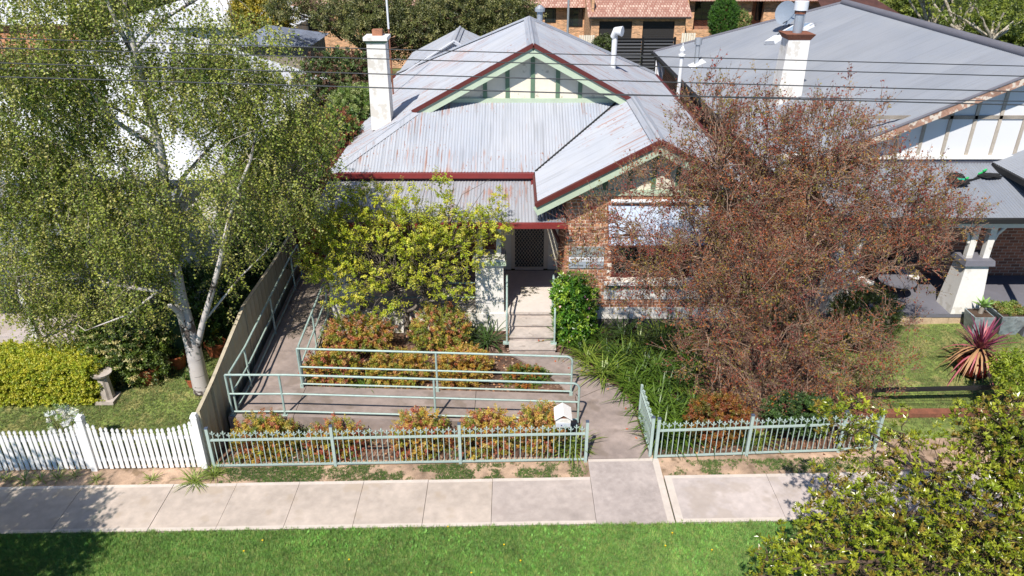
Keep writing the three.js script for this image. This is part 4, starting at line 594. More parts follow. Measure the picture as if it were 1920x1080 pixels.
{ const t = thing('patio_table', 'low round grey table on the dark verandah floor behind the bare shrub', 'table', V(9.7, 0.722, -5.55)); soup().lathe([[0, 0.42], [0.42, 0.42], [0.45, 0.44], [0.45, 0.46], [0, 0.46]], 0, 0, 0, 24).put('table_top', M.slate, t); for (const a of [0, 2.1, 4.2]) soup().pipe(V(0.1 * Math.cos(a), 0.42, 0.1 * Math.sin(a)), V(0.3 * Math.cos(a), 0, 0.3 * Math.sin(a)), 0.02, 6).put('leg', M.dark, t);
  const mk = (x, z, ry, lab) => { const c = thing('verandah_chair', lab, 'chair', V(x, 0.722, z), 'chairs on the dark verandah'); c.rotation.y = ry; soup().box(-0.26, 0.36, -0.26, 0.26, 0.44, 0.26).put('seat_cushion', M.white, c); soup().box(-0.28, 0.3, -0.28, 0.28, 0.355, 0.28).put('seat_frame', M.black, c); soup().hex([V(-0.26, 0.44, -0.2), V(0.26, 0.44, -0.2), V(0.26, 0.44, -0.27), V(-0.26, 0.44, -0.27)], [V(-0.26, 0.9, -0.3), V(0.26, 0.9, -0.3), V(0.26, 0.9, -0.37), V(-0.26, 0.9, -0.37)]).put('backrest', M.black, c); for (const sx of [-0.25, 0.25]) for (const sz of [-0.25, 0.25]) soup().box(sx - 0.02, 0, sz - 0.02, sx + 0.02, 0.3, sz + 0.02).put('leg', M.black, c); };
  mk(8.75, -5.6, 0.5, 'black chair with white seat cushion next to the white verandah pier'); mk(10.2, -6.1, -0.3, 'black chair with white seat cushion behind the round grey table'); }

// ---------------------------------------------------------------- left-hand neighbour
const lh = thing('house', 'pale-roofed cottage with grey verandah roof mostly hidden behind the birch', 'house');
{ corr('roof_sheet', M.roofPale, lh, [V(-17, 3.5, -6.5), V(-7.3, 3.5, -6.5), V(-9.6, 4.75, -8.9), V(-14.7, 4.75, -8.9)], 0.15); corr('roof_sheet', M.roofPale, lh, [V(-7.3, 3.5, -6.5), V(-12.15, 6.1, -11.4), V(-12.15, 6.1, -15), V(-7.3, 3.5, -19)], 0.15); corr('roof_sheet', M.roofPale, lh, [V(-17, 3.5, -6.5), V(-12.15, 6.1, -11.4), V(-12.15, 6.1, -15), V(-17, 3.5, -19)], 0.15); corr('roof_sheet', M.roofPale, lh, [V(-14.7, 4.75, -8.9), V(-9.6, 4.75, -8.9), V(-12.15, 6.1, -11.4)], 0.15);
  soup().box(-16.6, 0, -18.6, -7.7, 3.45, -7.0).put('wall', M.white, lh); corr('verandah_roof', M.ironGrey, lh, [V(-16.5, 2.6, -3.9), V(-8.3, 2.6, -3.9), V(-8.3, 3.2, -6.9), V(-16.5, 3.2, -6.9)]); soup().box(-16.5, 2.5, -3.9, -8.3, 2.61, -3.8).put('verandah_gutter', M.dark, lh);
  for (const x of [-14, -11.4, -8.5]) soup().box(x - 0.06, 0, -4.2, x + 0.06, 2.5, -4.08).put('post', M.white, lh); slab(soup(), [[-16.5, -7], [-8.2, -7], [-8.2, -3.7], [-16.5, -3.7]], () => 0.22, 0.3).put('verandah_floor', M.pathPale, lh);
  for (const x of [-13.2, -10]) { const w = soup().box(x - 0.6, 1, -6.99, x + 0.6, 2.4, -6.94).put('window', M.white, lh); soup().box(x - 0.52, 1.08, -6.939, x + 0.52, 2.32, -6.93).put('pane', M.glass, w); } }
{ const p = onH(205, 752, -0.1), t = thing('sundial_pedestal', 'fluted pale stone pedestal leaning at the end of the golden hedge', 'pedestal', V(p.x, G(p.x, p.z), p.z)); const S = soup(), n = 16, ring = (r, h) => [...Array(n)].map((_, j) => { const a = -j / n * 6.2832, q = r * (j % 2 ? 1 : 0.86); return V(q * Math.cos(a), h, q * Math.sin(a)); }); S.hex(ring(0.15, 0.08), ring(0.125, 0.62)); S.put('shaft', M.step, t); soup().box(-0.2, 0, -0.2, 0.2, 0.08, 0.2).put('plinth', M.step, t); soup().lathe([[0.13, 0], [0.2, 0.05], [0.22, 0.1], [0, 0.1]], 0, 0.62, 0, 16).put('capital', M.step, t); }
const potAt = (px, py, r, h, lab) => { const p = onH(px, py, 0), t = thing('terracotta_pot', lab, 'pot', V(p.x, G(p.x, p.z), p.z)); soup().lathe([[0, 0], [r * 0.65, 0], [r * 0.92, h * 0.85], [r, h * 0.86], [r, h], [r * 0.88, h], [r * 0.85, h * 0.86], [0, h * 0.86]], 0, 0, 0, 18).put('pot', M.terracotta, t); instances('foliage', sprig({ leaves: 10, len: 0.16, leaf: 0.07, wid: 0.03, twig: 0 }).L, LEAF, [...Array(24)].map(() => ({ p: t.position.clone().add(V(rr(-r, r) * 0.7, h * 0.86, rr(-r, r) * 0.7)), d: V(rr(-0.6, 0.6), 1, rr(-0.6, 0.6)).normalize(), s: rr(0.7, 1.4), c: shade([0x4d6b2a, 0x5d7a34]) })), t); };
potAt(362, 724, 0.13, 0.22, 'small terracotta pot at the foot of the birch trunk'); potAt(283, 715, 0.27, 0.42, 'large terracotta pot in the shade under the birch branches'); potAt(335, 690, 0.24, 0.36, 'terracotta pot in shade between the big pot and birch'); potAt(408, 668, 0.26, 0.34, 'terracotta pot beside the metal fence behind the birch');
{ const p = onH(332, 668, 0), t = thing('water_tank', 'dark green plastic tub standing in the shade behind the birch trunk', 'tub', V(p.x, G(p.x, p.z), p.z)); soup().lathe([[0, 0], [0.42, 0], [0.45, 0.1], [0.45, 1.0], [0.4, 1.08], [0.1, 1.14], [0, 1.14]], 0, 0, 0, 24).put('tank', std(0x1d4a3a, 0.5), t); soup().lathe([[0.47, 0], [0.47, 0.04], [0.44, 0.04]], 0, 0.95, 0, 24).put('rim', std(0x173c30, 0.5), t); }
{ const p = onH(400, 640, 0.1), t = thing('flower_pot', 'pot of yellow-green leaves beside the metal fence', 'potted plant', V(p.x, G(p.x, p.z), p.z)); soup().lathe([[0, 0], [0.14, 0], [0.19, 0.26], [0.2, 0.3], [0, 0.28]], 0, 0, 0, 16).put('pot', M.terracotta, t); instances('foliage', sprig({ leaves: 12, len: 0.2, leaf: 0.1, wid: 0.05, twig: 0 }).L, LEAF, [...Array(30)].map(() => ({ p: t.position.clone().add(V(rr(-0.15, 0.15), 0.3, rr(-0.15, 0.15))), d: V(rr(-0.8, 0.8), 1, rr(-0.8, 0.8)).normalize(), s: rr(0.7, 1.4), c: shade([0xc2b820, 0x9aa828]) })), t); }
{ const x = 0, p = onH(568, 470, 0.7), t = thing('red_screen', 'red ribbed metal screen between the ramp and the side fence', 'screen', V(-5.3, 0.5, -7.35)); const S = soup(); corrugate(S, [V(-0.55, 0.2, 0), V(0.6, 0.2, 0), V(0.6, 1.75, -0.01), V(-0.55, 1.75, -0.01)], 0.09, 0.015); S.put('sheet', M.red, t); for (const q of [-0.56, 0.6]) soup().box(q - 0.03, 0, -0.06, q + 0.03, 1.78, -0.02).put('post', M.redDark, t); }
// ---------------------------------------------------------------- houses, sheds and cars behind
const pbox = (x0, y0, x1, y1, z, d) => { const a = onZ(x0, y0, z), b = onZ(x1, y1, z); return soup().box(Math.min(a.x, b.x), Math.min(a.y, b.y), z - d, Math.max(a.x, b.x), Math.max(a.y, b.y), z); };
M.tile = std(0xffffff, 0.85, { map: tex(512, 2.4, (u, v, x, y) => { const r = Math.floor(v * 8), c = Math.floor(u * 10 + (r % 2) * 0.5), fu = (u * 10 + (r % 2) * 0.5) % 1, k = hash(c % 10, r, 4); const b = mixc([150, 108, 94], [196, 172, 156], smooth(0.35, 0.9, k * 0.5 + Math.abs(fu - 0.5) * 0.9)); return b.map((q) => q * (v * 8 % 1 < 0.12 ? 0.7 : 1)); }) });
{ const h = thing('house', 'tan brick house with red tiled roof and two dark garage doors', 'house'); const z = -48, base = onZ(1200, 98, z).y, eave = onZ(1200, 34, z).y, L = onZ(1108, 60, z).x, R2 = onZ(1284, 60, z).x;
  const d0 = onZ(1124, 40, z), d1 = onZ(1186, 40, z), d2 = onZ(1206, 40, z), d3 = onZ(1266, 40, z);
  for (const [a, b] of [[L, d0.x], [d1.x, d2.x], [d3.x, R2]]) soup().box(a, base, z - 0.3, b, eave, z).put('garage_pier', M.brickFar, h);
  for (const [a, b] of [[d0.x, d1.x], [d2.x, d3.x]]) { soup().box(a, d0.y, z - 0.3, b, eave, z - 0.02).put('door_lintel', M.brickFar, h); const dr = soup(); for (let y = base; y < d0.y - 0.02; y += 0.14) dr.box(a, y, z - 0.25, b, Math.min(d0.y, y + 0.125), z - 0.18); dr.box(a, base, z - 0.3, b, d0.y, z - 0.22); dr.put('garage_door', std(0x2c2a2a, 0.6), h); }
  soup().box(L, base, z - 7, L + 0.2, eave + 1.6, z - 0.31).put('side_wall', M.brickFar, h); soup().box(L - 0.2, eave, z + 0.3, R2 + 0.3, eave + 0.12, z + 0.42).put('gutter', M.dark, h);
  const rd = 6; soup().quad(V(L - 0.3, eave + 0.1, z + 0.4), V(R2 + 0.4, eave + 0.1, z + 0.4), V(R2 + 0.4, eave + 2.9, z - rd), V(L - 0.3, eave + 2.9, z - rd)).put('roof', M.tile, h);
  // left part and right part
  const z2 = -54, e2 = onZ(1050, 12, z2).y, b2 = base - 0.1, la = onZ(985, 20, z2).x; soup().box(la, b2, z2 - 0.3, L, e2, z2).put('front_wall', M.brickFar, h); soup().quad(V(la - 0.3, e2, z2 + 0.8), V(L + 0.1, e2, z2 + 0.8), V(L + 0.1, e2 + 2.6, z2 - 5), V(la - 0.3, e2 + 2.6, z2 - 5)).put('roof', M.tile, h);
  for (const [x0, y0, x1, y1] of [[1066, 15, 1092, 50], [1022, 16, 1042, 42]]) { const w = pbox(x0, y0, x1, y1, z2 + 0.06, 0.05).put('window', M.dark, h); pbox(x0 + 1.5, y0 + 1.5, x1 - 1.5, y1 - 1.5, z2 + 0.07, 0.005).put('pane', M.glass, w); }
  const z3 = -54, ra = onZ(1284, 20, z3).x, rb = onZ(1570, 20, z3).x, e3 = onZ(1300, -2, z3).y; soup().box(ra, b2, z3 - 0.3, rb, e3, z3).put('front_wall', M.brickWall, h); soup().quad(V(ra, e3, z3 + 1.6), V(rb, e3, z3 + 1.6), V(rb, e3 + 2.6, z3 - 4), V(ra, e3 + 2.6, z3 - 4)).put('roof', M.tile, h);
  for (const [a, b] of [[1284, 1298], [1384, 1404], [1436, 1470], [1510, 1560]]) pbox(a, -4, b, 62, z3 + 0.9, 0.5).put('pier', M.brickFar, h);
  for (const [a, b] of [[1300, 1316], [1318, 1330], [1332, 1345], [1420, 1434]]) { const w = pbox(a, 2, b, 38, z3 + 0.08, 0.06).put('window', M.dark, h); pbox(a + 1, 3, b - 1, 37, z3 + 0.09, 0.005).put('pane', M.glass, w); } pbox(1283, 57, 1570, 80, z3 + 1, 0.6).put('terrace_wall', M.brickFar, h); }
{ const z = -30, f = thing('slat_gate', 'black horizontal slat gates in the back lane beyond the ridge', 'gate'); const bot = G(6, z); for (const [a, b] of [[1157, 1204], [1208, 1264]]) { const A = onZ(a, 75, z), B = onZ(b, 75, z); for (let y = bot + 0.15; y < A.y; y += 0.17) soup().box(A.x, y, z - 0.03, B.x, y + 0.075, z).put('slat', std(0x5a5c60, 0.5), f); soup().box(A.x, A.y, z - 0.05, B.x, A.y + 0.09, z + 0.02).put('top_rail', M.black, f); soup().box(A.x, bot, z - 0.2, B.x, A.y, z - 0.16).put('backing', M.black, f); soup().box(B.x, bot, z - 0.07, B.x + 0.1, A.y + 0.15, z + 0.04).put('post', M.black, f); } }
const paling = (a, b, y, z, lab) => { const f = thing('paling_fence', lab, 'fence'), A = onZ(a, y, z), B = onZ(b, y, z), g = G(A.x, z); for (let x = A.x; x < B.x; x += 0.16) soup().box(x, g - 0.3, z - 0.02, x + 0.13, A.y, z).put('paling', M.cream, f); soup().box(A.x, g + 0.3, z - 0.07, B.x, g + 0.4, z - 0.021).put('rail', M.cream, f); };
paling(1086, 1112, 66, -44, 'cream paling fence left of the brick garage'); paling(1279, 1304, 62, -42, 'cream paling fence right of the brick garage');
{ const z = -23, a = onZ(1229, 108, z), b = onZ(1263, 108, z), g = G(5.5, z), t = thing('clothes_line', 'clothes line with white sheets hanging in the rear yard', 'clothes line', V(a.x, g, z)); const w = b.x - a.x, h = a.y - g; for (const x of [0, w]) soup().pipe(V(x, 0, 0), V(x, h + 0.1, 0), 0.03, 6).put('post', M.dark, t); soup().pipe(V(0, h, 0), V(w, h, 0), 0.01, 4).put('line', M.wireGrey, t);
  const sheetOf = (x0, x1, d, zz) => { const S = soup(), n = 14, P = (i, j) => { const x = lerp(x0, x1, i / n); return V(x, h - d * j / 4 + (j === 4 ? 0.12 * Math.sin(i) * 0.6 : 0), zz + 0.05 * Math.sin(i * 1.1) * (j / 4)); }; for (let i = 0; i < n; i++) for (let j = 0; j < 4; j++) S.quad(P(i, j + 1), P(i + 1, j + 1), P(i + 1, j), P(i, j)); S.put('bed_sheet', std(0xe0e2e6, 0.9), t); }; sheetOf(0.03, w * 0.5, 0.95, 0.02); sheetOf(w * 0.52, w - 0.03, 0.8, -0.05); }
{ const p = onZ(1064, 70, -44), t = thing('lamp_post', 'thin grey lane pole standing behind the cottage ridge', 'pole', V(p.x, G(p.x, -44), -44)); soup().tube([V(0, 0, 0), V(0, 6, 0)], 0.09, 0.07, 8).put('pole', M.galv, t); soup().box(-0.12, 0, -0.12, 0.12, 0.2, 0.12).put('footing', M.concrete, t); }
{ const h = thing('house', 'white-walled house with pale grey hip roof far behind the birch crown', 'house'); const z = -40, a = onZ(200, 46, z), b = onZ(560, 46, z), g = G(-15, z), top = onZ(420, -12, z - 5).y; soup().box(a.x + 0.4, g, z - 9, b.x - 0.4, a.y, z).put('wall', M.white, h); const eh = a.y; soup().poly([V(a.x, eh, z + 0.5), V(b.x, eh, z + 0.5), V(b.x - 4.5, top, z - 5), V(a.x + 4.5, top, z - 5)]).put('roof', M.roofPale, h); soup().poly([V(a.x, eh, z + 0.5), V(a.x + 4.5, top, z - 5), V(a.x, eh, z - 10)]).put('roof', M.roofPale, h); soup().poly([V(b.x, eh, z + 0.5), V(b.x, eh, z - 10), V(b.x - 4.5, top, z - 5)]).put('roof', M.roofPale, h); soup().box(a.x, eh - 0.1, z + 0.4, b.x, eh + 0.05, z + 0.6).put('gutter', M.pale, h);
  for (const px of [290, 345, 470]) { const c = onZ(px, 62, z); const w = soup().box(c.x - 0.8, c.y - 1.1, z + 0.002, c.x + 0.8, c.y - 0.1, z + 0.05).put('window', M.dark, h); soup().box(c.x - 0.7, c.y - 1.0, z + 0.051, c.x + 0.7, c.y - 0.2, z + 0.056).put('pane', M.glass, w); } }
{ const h = thing('shed', 'shed with pale blue-grey skillion roof seen through the birch crown', 'shed'); const z = -22, a = onZ(232, 72, z - 3), b = onZ(295, 130, z), g = G(-12, z); corr('roof', M.zincPlain, h, [V(a.x, b.y, z), V(b.x, b.y, z), V(b.x, a.y, z - 3), V(a.x, a.y, z - 3)], 0.15); soup().box(a.x + 0.1, g, z - 2.9, b.x - 0.1, b.y - 0.1, z - 0.1).put('wall', M.white, h); soup().box(a.x, b.y - 0.22, z - 0.02, b.x, b.y - 0.03, z + 0.06).put('fascia', M.white, h); }
{ const h = thing('shed', 'dark carport with blue-grey rounded roof behind the birch', 'shed'); const z = -27, l = onZ(430, 85, z), r = onZ(585, 85, z), g = G(-8, z), ap = onZ(500, 47, z - 1.5); const dk = grainy(0x6f7786, 0.3, 2.2, 0.8); soup().poly([V(l.x, l.y, z + 0.4), V(r.x, r.y, z + 0.4), V(ap.x, ap.y, z - 1.6)]).put('roof', dk, h); soup().poly([V(r.x, r.y, z + 0.4), V(r.x, r.y, z - 4), V(ap.x, ap.y, z - 1.6)]).put('roof', dk, h); soup().poly([V(l.x, l.y, z - 4), V(l.x, l.y, z + 0.4), V(ap.x, ap.y, z - 1.6)]).put('roof', dk, h); soup().box(l.x + 0.3, g, z - 3.6, r.x - 0.2, l.y - 0.05, z).put('wall', M.wood, h); }
{ const h = thing('house', 'tan brick house half hidden behind the spreading dark tree', 'house'); const z = -44; const g = G(-8, z); const a = onZ(560, 10, z), b = onZ(770, 10, z); soup().box(a.x, g, z - 6, b.x, a.y, z).put('wall', M.brickFar, h); soup().quad(V(a.x - 0.4, a.y, z + 0.5), V(b.x + 0.4, a.y, z + 0.5), V(b.x + 0.4, a.y + 2.2, z - 4), V(a.x - 0.4, a.y + 2.2, z - 4)).put('roof', M.tile, h); for (const px of [590, 650, 715]) { const c = onZ(px, 40, z); const w = soup().box(c.x - 0.6, c.y - 0.6, z + 0.002, c.x + 0.6, c.y + 0.5, z + 0.05).put('window', M.dark, h); soup().box(c.x - 0.52, c.y - 0.52, z + 0.051, c.x + 0.52, c.y + 0.42, z + 0.056).put('pane', M.glass, w); } }
{ const h = thing('house', 'orange brick house behind the birch beside the parked cars', 'house'); const z = -46, a = onZ(-120, 45, z), b = onZ(140, 45, z), g = G(-25, z); soup().box(a.x, g, z - 6, b.x, a.y, z).put('wall', farBrick(0xb5764f, 0xc9b8a0), h); soup().quad(V(a.x - 0.4, a.y, z + 0.5), V(b.x + 0.4, a.y, z + 0.5), V(b.x + 0.4, a.y + 2.4, z - 4), V(a.x - 0.4, a.y + 2.4, z - 4)).put('roof', M.roofPale, h); }
{ const h = thing('house', 'brown tiled roof of a house behind the dark grey ridge', 'house'); const z = -44, a = onZ(1560, 40, z), b = onZ(1700, 40, z), g = G(25, z); soup().box(a.x, g, z - 6, b.x, a.y, z).put('wall', M.brickWall, h); const dk = grainy(0x4a2f2a, 0.5, 1.5, 0.9); soup().poly([V(a.x - 0.3, a.y, z + 0.5), V(b.x + 0.3, a.y, z + 0.5), V(b.x - 1.4, a.y + 1.3, z - 3), V(a.x - 0.3, a.y + 1.3, z - 3)]).put('roof', dk, h); soup().poly([V(b.x + 0.3, a.y, z + 0.5), V(b.x + 0.3, a.y, z - 6), V(b.x - 1.4, a.y + 1.3, z - 3)]).put('roof', dk, h); }
// cars
function car(px, py, z, paint, turn, lab) { const p = onZ(px, py, z), t = thing('parked_car', lab, 'car', V(p.x, G(p.x, z), z), 'cars parked behind the houses'); t.rotation.y = turn;
  const s = new THREE.Shape(); s.moveTo(-2.15, 0.35); s.lineTo(-2.2, 0.75); s.quadraticCurveTo(-2.15, 0.95, -1.2, 1.0); s.quadraticCurveTo(-0.6, 1.45, 0.0, 1.47); s.quadraticCurveTo(0.9, 1.46, 1.5, 1.02); s.quadraticCurveTo(2.1, 0.95, 2.15, 0.75); s.lineTo(2.1, 0.35); s.closePath();
  const g = new THREE.ExtrudeGeometry(s, { depth: 1.56, bevelEnabled: true, bevelSize: 0.08, bevelThickness: 0.08, bevelSegments: 3 }); g.translate(0, 0, -0.78); put('body', g, new THREE.MeshPhysicalMaterial({ color: paint, roughness: 0.35, clearcoat: 1 }), t);
  const w = new THREE.Shape(); w.moveTo(-1.02, 1.03); w.quadraticCurveTo(-0.5, 1.38, 0, 1.4); w.quadraticCurveTo(0.8, 1.38, 1.25, 1.05); w.closePath(); const wg = new THREE.ExtrudeGeometry(w, { depth: 1.74, bevelEnabled: false }); wg.translate(0, 0, -0.87); put('side_window', wg, M.glass, t);
  for (const x of [-1.35, 1.3]) for (const k of [-0.8, 0.8]) { const wh = soup().tube([V(x, 0.32, k - 0.1), V(x, 0.32, k + 0.1)], 0.32, 0.32, 16).put('wheel', M.black, t); soup().tube([V(x, 0.32, k - 0.105), V(x, 0.32, k + 0.105)], 0.18, 0.18, 10).put('rim', M.galv, wh); }
  for (const k of [-0.6, 0.6]) soup().box(-2.3, 0.68, k - 0.15, -2.2, 0.82, k + 0.15).put('headlight', M.pale, t); }
car(135, 82, -38, 0xd8dadc, 0.15, 'white hatchback parked in the lane seen through the birch'); car(118, 70, -44, 0xc9ccd0, -0.2, 'silver car parked beside the orange brick house'); car(800, 88, -30, 0x1c2f66, 0.1, 'dark blue car parked under the spreading tree');
// white garden lounger in the rear yard
{ const p = onH(655, 205, -0.05), t = thing('garden_lounger', 'white slatted garden lounger on the grass beside the cottage', 'garden chair', V(p.x, G(p.x, p.z), p.z)); t.rotation.y = 0.6; for (const s of [-0.3, 0.3]) { soup().tube([V(s, 0.3, 0.7), V(s, 0.3, -0.2), V(s, 0.85, -0.7)], 0.03, 0.03, 6).put('side_rail', M.pale, t); for (const zz of [0.6, -0.1]) soup().pipe(V(s, 0, zz), V(s, 0.3, zz), 0.03, 6).put('leg', M.pale, t); } for (let k = 0; k < 9; k++) { const q = k / 8, zz = q < 0.6 ? lerp(0.68, -0.2, q / 0.6) : lerp(-0.25, -0.68, (q - 0.6) / 0.4), y = q < 0.6 ? 0.33 : lerp(0.36, 0.84, (q - 0.6) / 0.4); soup().box(-0.34, y, zz - 0.035, 0.34, y + 0.02, zz + 0.035).put('slat', M.pale, t); } }
// ---------------------------------------------------------------- vegetation
// birch
{ const B = V(-6.86, G(-6.86, -2.4), -2.4), t = thing('birch_tree', 'tall weeping birch with white peeling trunk beside the metal fence', 'tree', B); const W = new Local(t);
  const P = (px, py, z) => onZ(px, py, z), mk = (arr) => arr.map((a) => P(...a));
  const trunk = [B.clone().add(V(0.03, -0.3, 0)), ...mk([[372, 700, -2.4], [362, 650, -2.4], [352, 615, -2.4], [338, 560, -2.45], [325, 490, -2.45], [320, 430, -2.5], [308, 350, -2.5], [300, 280, -2.5], [285, 220, -2.5], [265, 150, -2.5], [250, 90, -2.5], [238, 30, -2.5], [228, -60, -2.5], [222, -180, -2.5]])];
  const loc = (pts) => pts.map((p) => p.clone().sub(B));
  const S = W.S; S.tube(loc(trunk), (q) => lerp(0.2, 0.035, Math.pow(q, 0.75)), 0, 12);
  const arms = [[[[366, 668, -2.4], [380, 605, -2.35], [398, 545, -2.3], [412, 490, -2.3], [425, 430, -2.3], [440, 370, -2.3], [470, 300, -2.4], [480, 250, -2.4]], 0.075, 0.02], [[[352, 630, -2.4], [335, 585, -2.2], [318, 572, -2.0]], 0.08, 0.05], [[[328, 470, -2.45], [300, 400, -2.3], [275, 360, -2.2], [245, 320, -2.0], [200, 300, -1.9]], 0.07, 0.02], [[[322, 440, -2.5], [328, 380, -2.7], [345, 330, -2.9], [390, 280, -3.1], [420, 250, -3.2]], 0.06, 0.02], [[[255, 110, -2.5], [225, 55, -2.4], [200, 0, -2.3], [180, -60, -2.2]], 0.05, 0.02], [[[252, 95, -2.5], [300, 40, -2.7], [350, 10, -2.9], [400, -20, -3]], 0.035, 0.02], [[[300, 280, -2.5], [220, 230, -2.2], [130, 130, -2], [60, 130, -1.8], [0, 128, -1.6]], 0.05, 0.015], [[[335, 550, -2.45], [250, 540, -2], [150, 520, -2.4], [30, 540, -2.8]], 0.05, 0.012], [[[318, 420, -2.5], [420, 340, -2.9], [520, 330, -3.1], [600, 300, -3.2]], 0.04, 0.012], [[[310, 360, -2.5], [170, 330, -2.3], [60, 300, -2.4], [-30, 270, -2.4]], 0.045, 0.012], [[[275, 180, -2.5], [380, 130, -2.9], [480, 160, -3.1], [560, 200, -3.3]], 0.035, 0.012], [[[330, 520, -2.45], [240, 590, -1.9], [160, 620, -1.6]], 0.03, 0.01], [[[290, 240, -2.5], [150, 170, -3], [40, 200, -3.2]], 0.035, 0.012], [[[380, 605, -2.35], [450, 520, -2.6], [500, 470, -2.8]], 0.03, 0.01]];
  const anchors = []; for (const [pts, a, b] of arms) { const q = mk(pts); S.tube(loc(q), a, b, 7); q.forEach((p) => anchors.push(p)); } trunk.slice(5).forEach((p) => anchors.push(p));
  S.put('trunk', M.birch, t);
  const bl = (px, py, z, rx2, ry, rz, w = 1) => { const p = P(px, py, z); return [p.x, p.y, p.z, rx2, ry, rz, w]; };
  const blobs = [bl(40, 60, -2, 1.5, 1.0, 1.3, 0.8), bl(60, 200, -2.4, 1.4, 1.1, 1.3), bl(40, 330, -2.5, 1.2, 1.1, 1.2), bl(110, 400, -2.4, 1.2, 1.0, 1.1), bl(190, 300, -2.3, 1.2, 1.0, 1.0), bl(150, 130, -2.4, 1.2, 0.9, 1.2, 0.7), bl(60, 510, -2.9, 1.1, 1.0, 1.0), bl(190, 510, -2.6, 1.1, 1.0, 0.9), bl(130, 580, -3.2, 1.1, 0.6, 0.8), bl(270, 430, -2, 0.9, 0.8, 0.8), bl(230, 400, -1.8, 0.9, 0.8, 0.8), bl(400, 160, -2.9, 1.2, 0.9, 1.0), bl(370, 70, -3, 1.1, 0.8, 1.0, 0.55), bl(500, 200, -3.1, 1.0, 0.9, 0.9), bl(540, 300, -3.1, 0.95, 1.1, 0.9), bl(545, 390, -3, 0.6, 0.6, 0.7, 0.8), bl(440, 320, -2.9, 0.9, 0.9, 0.8), bl(425, 440, -2.7, 0.7, 0.8, 0.6), bl(490, 440, -3.2, 0.4, 0.5, 0.4, 0.8), bl(415, 540, -2.7, 0.35, 0.5, 0.4), bl(330, 370, -2.2, 0.6, 0.7, 0.7, 0.7), bl(270, 540, -2, 0.6, 0.7, 0.7), bl(330, 160, -2.6, 0.9, 0.9, 0.9, 0.7), bl(200, -30, -2.5, 1.2, 0.7, 1), bl(590, 230, -3.3, 0.55, 0.7, 0.6), bl(470, 80, -3, 0.9, 0.6, 0.8, 0.5), bl(400, 310, -1.4, 0.5, 0.45, 0.5, 0.5), bl(415, 400, -1.5, 0.45, 0.45, 0.45, 0.6), bl(450, 350, -1.7, 0.45, 0.45, 0.45, 0.6)];
  const tw = soup(); const near = (p) => { let b = anchors[0], d = 1e9; for (const a of anchors) { const e = a.distanceToSquared(p); if (e < d) { d = e; b = a; } } return b; };
  for (const e of spots(blobs, 420, 0.5)) { const a = near(e.p); limb(tw, a.clone().sub(B), e.p.clone().sub(B), 0.011, 0.004, { wob: 0.1, n: 4, sides: 3, sag: -0.1, dir: e.p.clone().sub(a).normalize().add(V(0, 0.5, 0)).normalize() }); } tw.put('branches', M.barkPale, t);
  crown(t, blobs, 9200, null, LEAF, [0x98a434, 0xacb44a, 0x829430, 0xbebc62, 0x72862a], { variants: [0, 1, 2].map(() => sprig({ leaves: 15, len: 0.42, leaf: 0.056, wid: 0.044, open: 0.8, droop: 0, twig: 0.0025, forks: 2 })), twigMat: M.barkGrey, scale: [0.75, 1.2], inner: 0.3, dirf: (e) => V(e.o.x * 0.35, -1, e.o.z * 0.35).addScaledVector(randDir(), 0.45) }); }
// street tree outside the frame whose shade falls over the left end of the pavement
{ const B = V(-10.7, G(-10.7, 5.3), 5.3), t = thing('street_tree', 'leafy street tree on the grass whose shade falls across the pavement', 'tree', B); const W = new Local(t), c = B.clone().add(V(0, 3.8, 0)); W.limb(B.clone().add(V(0, -0.1, 0)), B.clone().add(V(0.1, 2.4, 0)), 0.17, 0.12, { wob: 0.03, sides: 8 }); for (let k = 0; k < 14; k++) W.limb(B.clone().add(V(0.1, 2.3, 0)), c.clone().add(V(rr(-2, 2), rr(-0.3, 1.3), rr(-1.8, 1.8))), 0.07, 0.015); W.S.put('trunk', M.bark, t); crown(t, [[c.x, c.y, c.z, 2.6, 1.6, 2.3], [c.x + 0.9, c.y - 0.3, c.z - 0.6, 1.6, 1.0, 1.4]], 2600, null, LEAF, [0x5a7a22, 0x6e8a2c], { variants: [sprig({ leaves: 14, len: 0.35, leaf: 0.09, wid: 0.06, forks: 2 })], twigMat: M.bark }); }
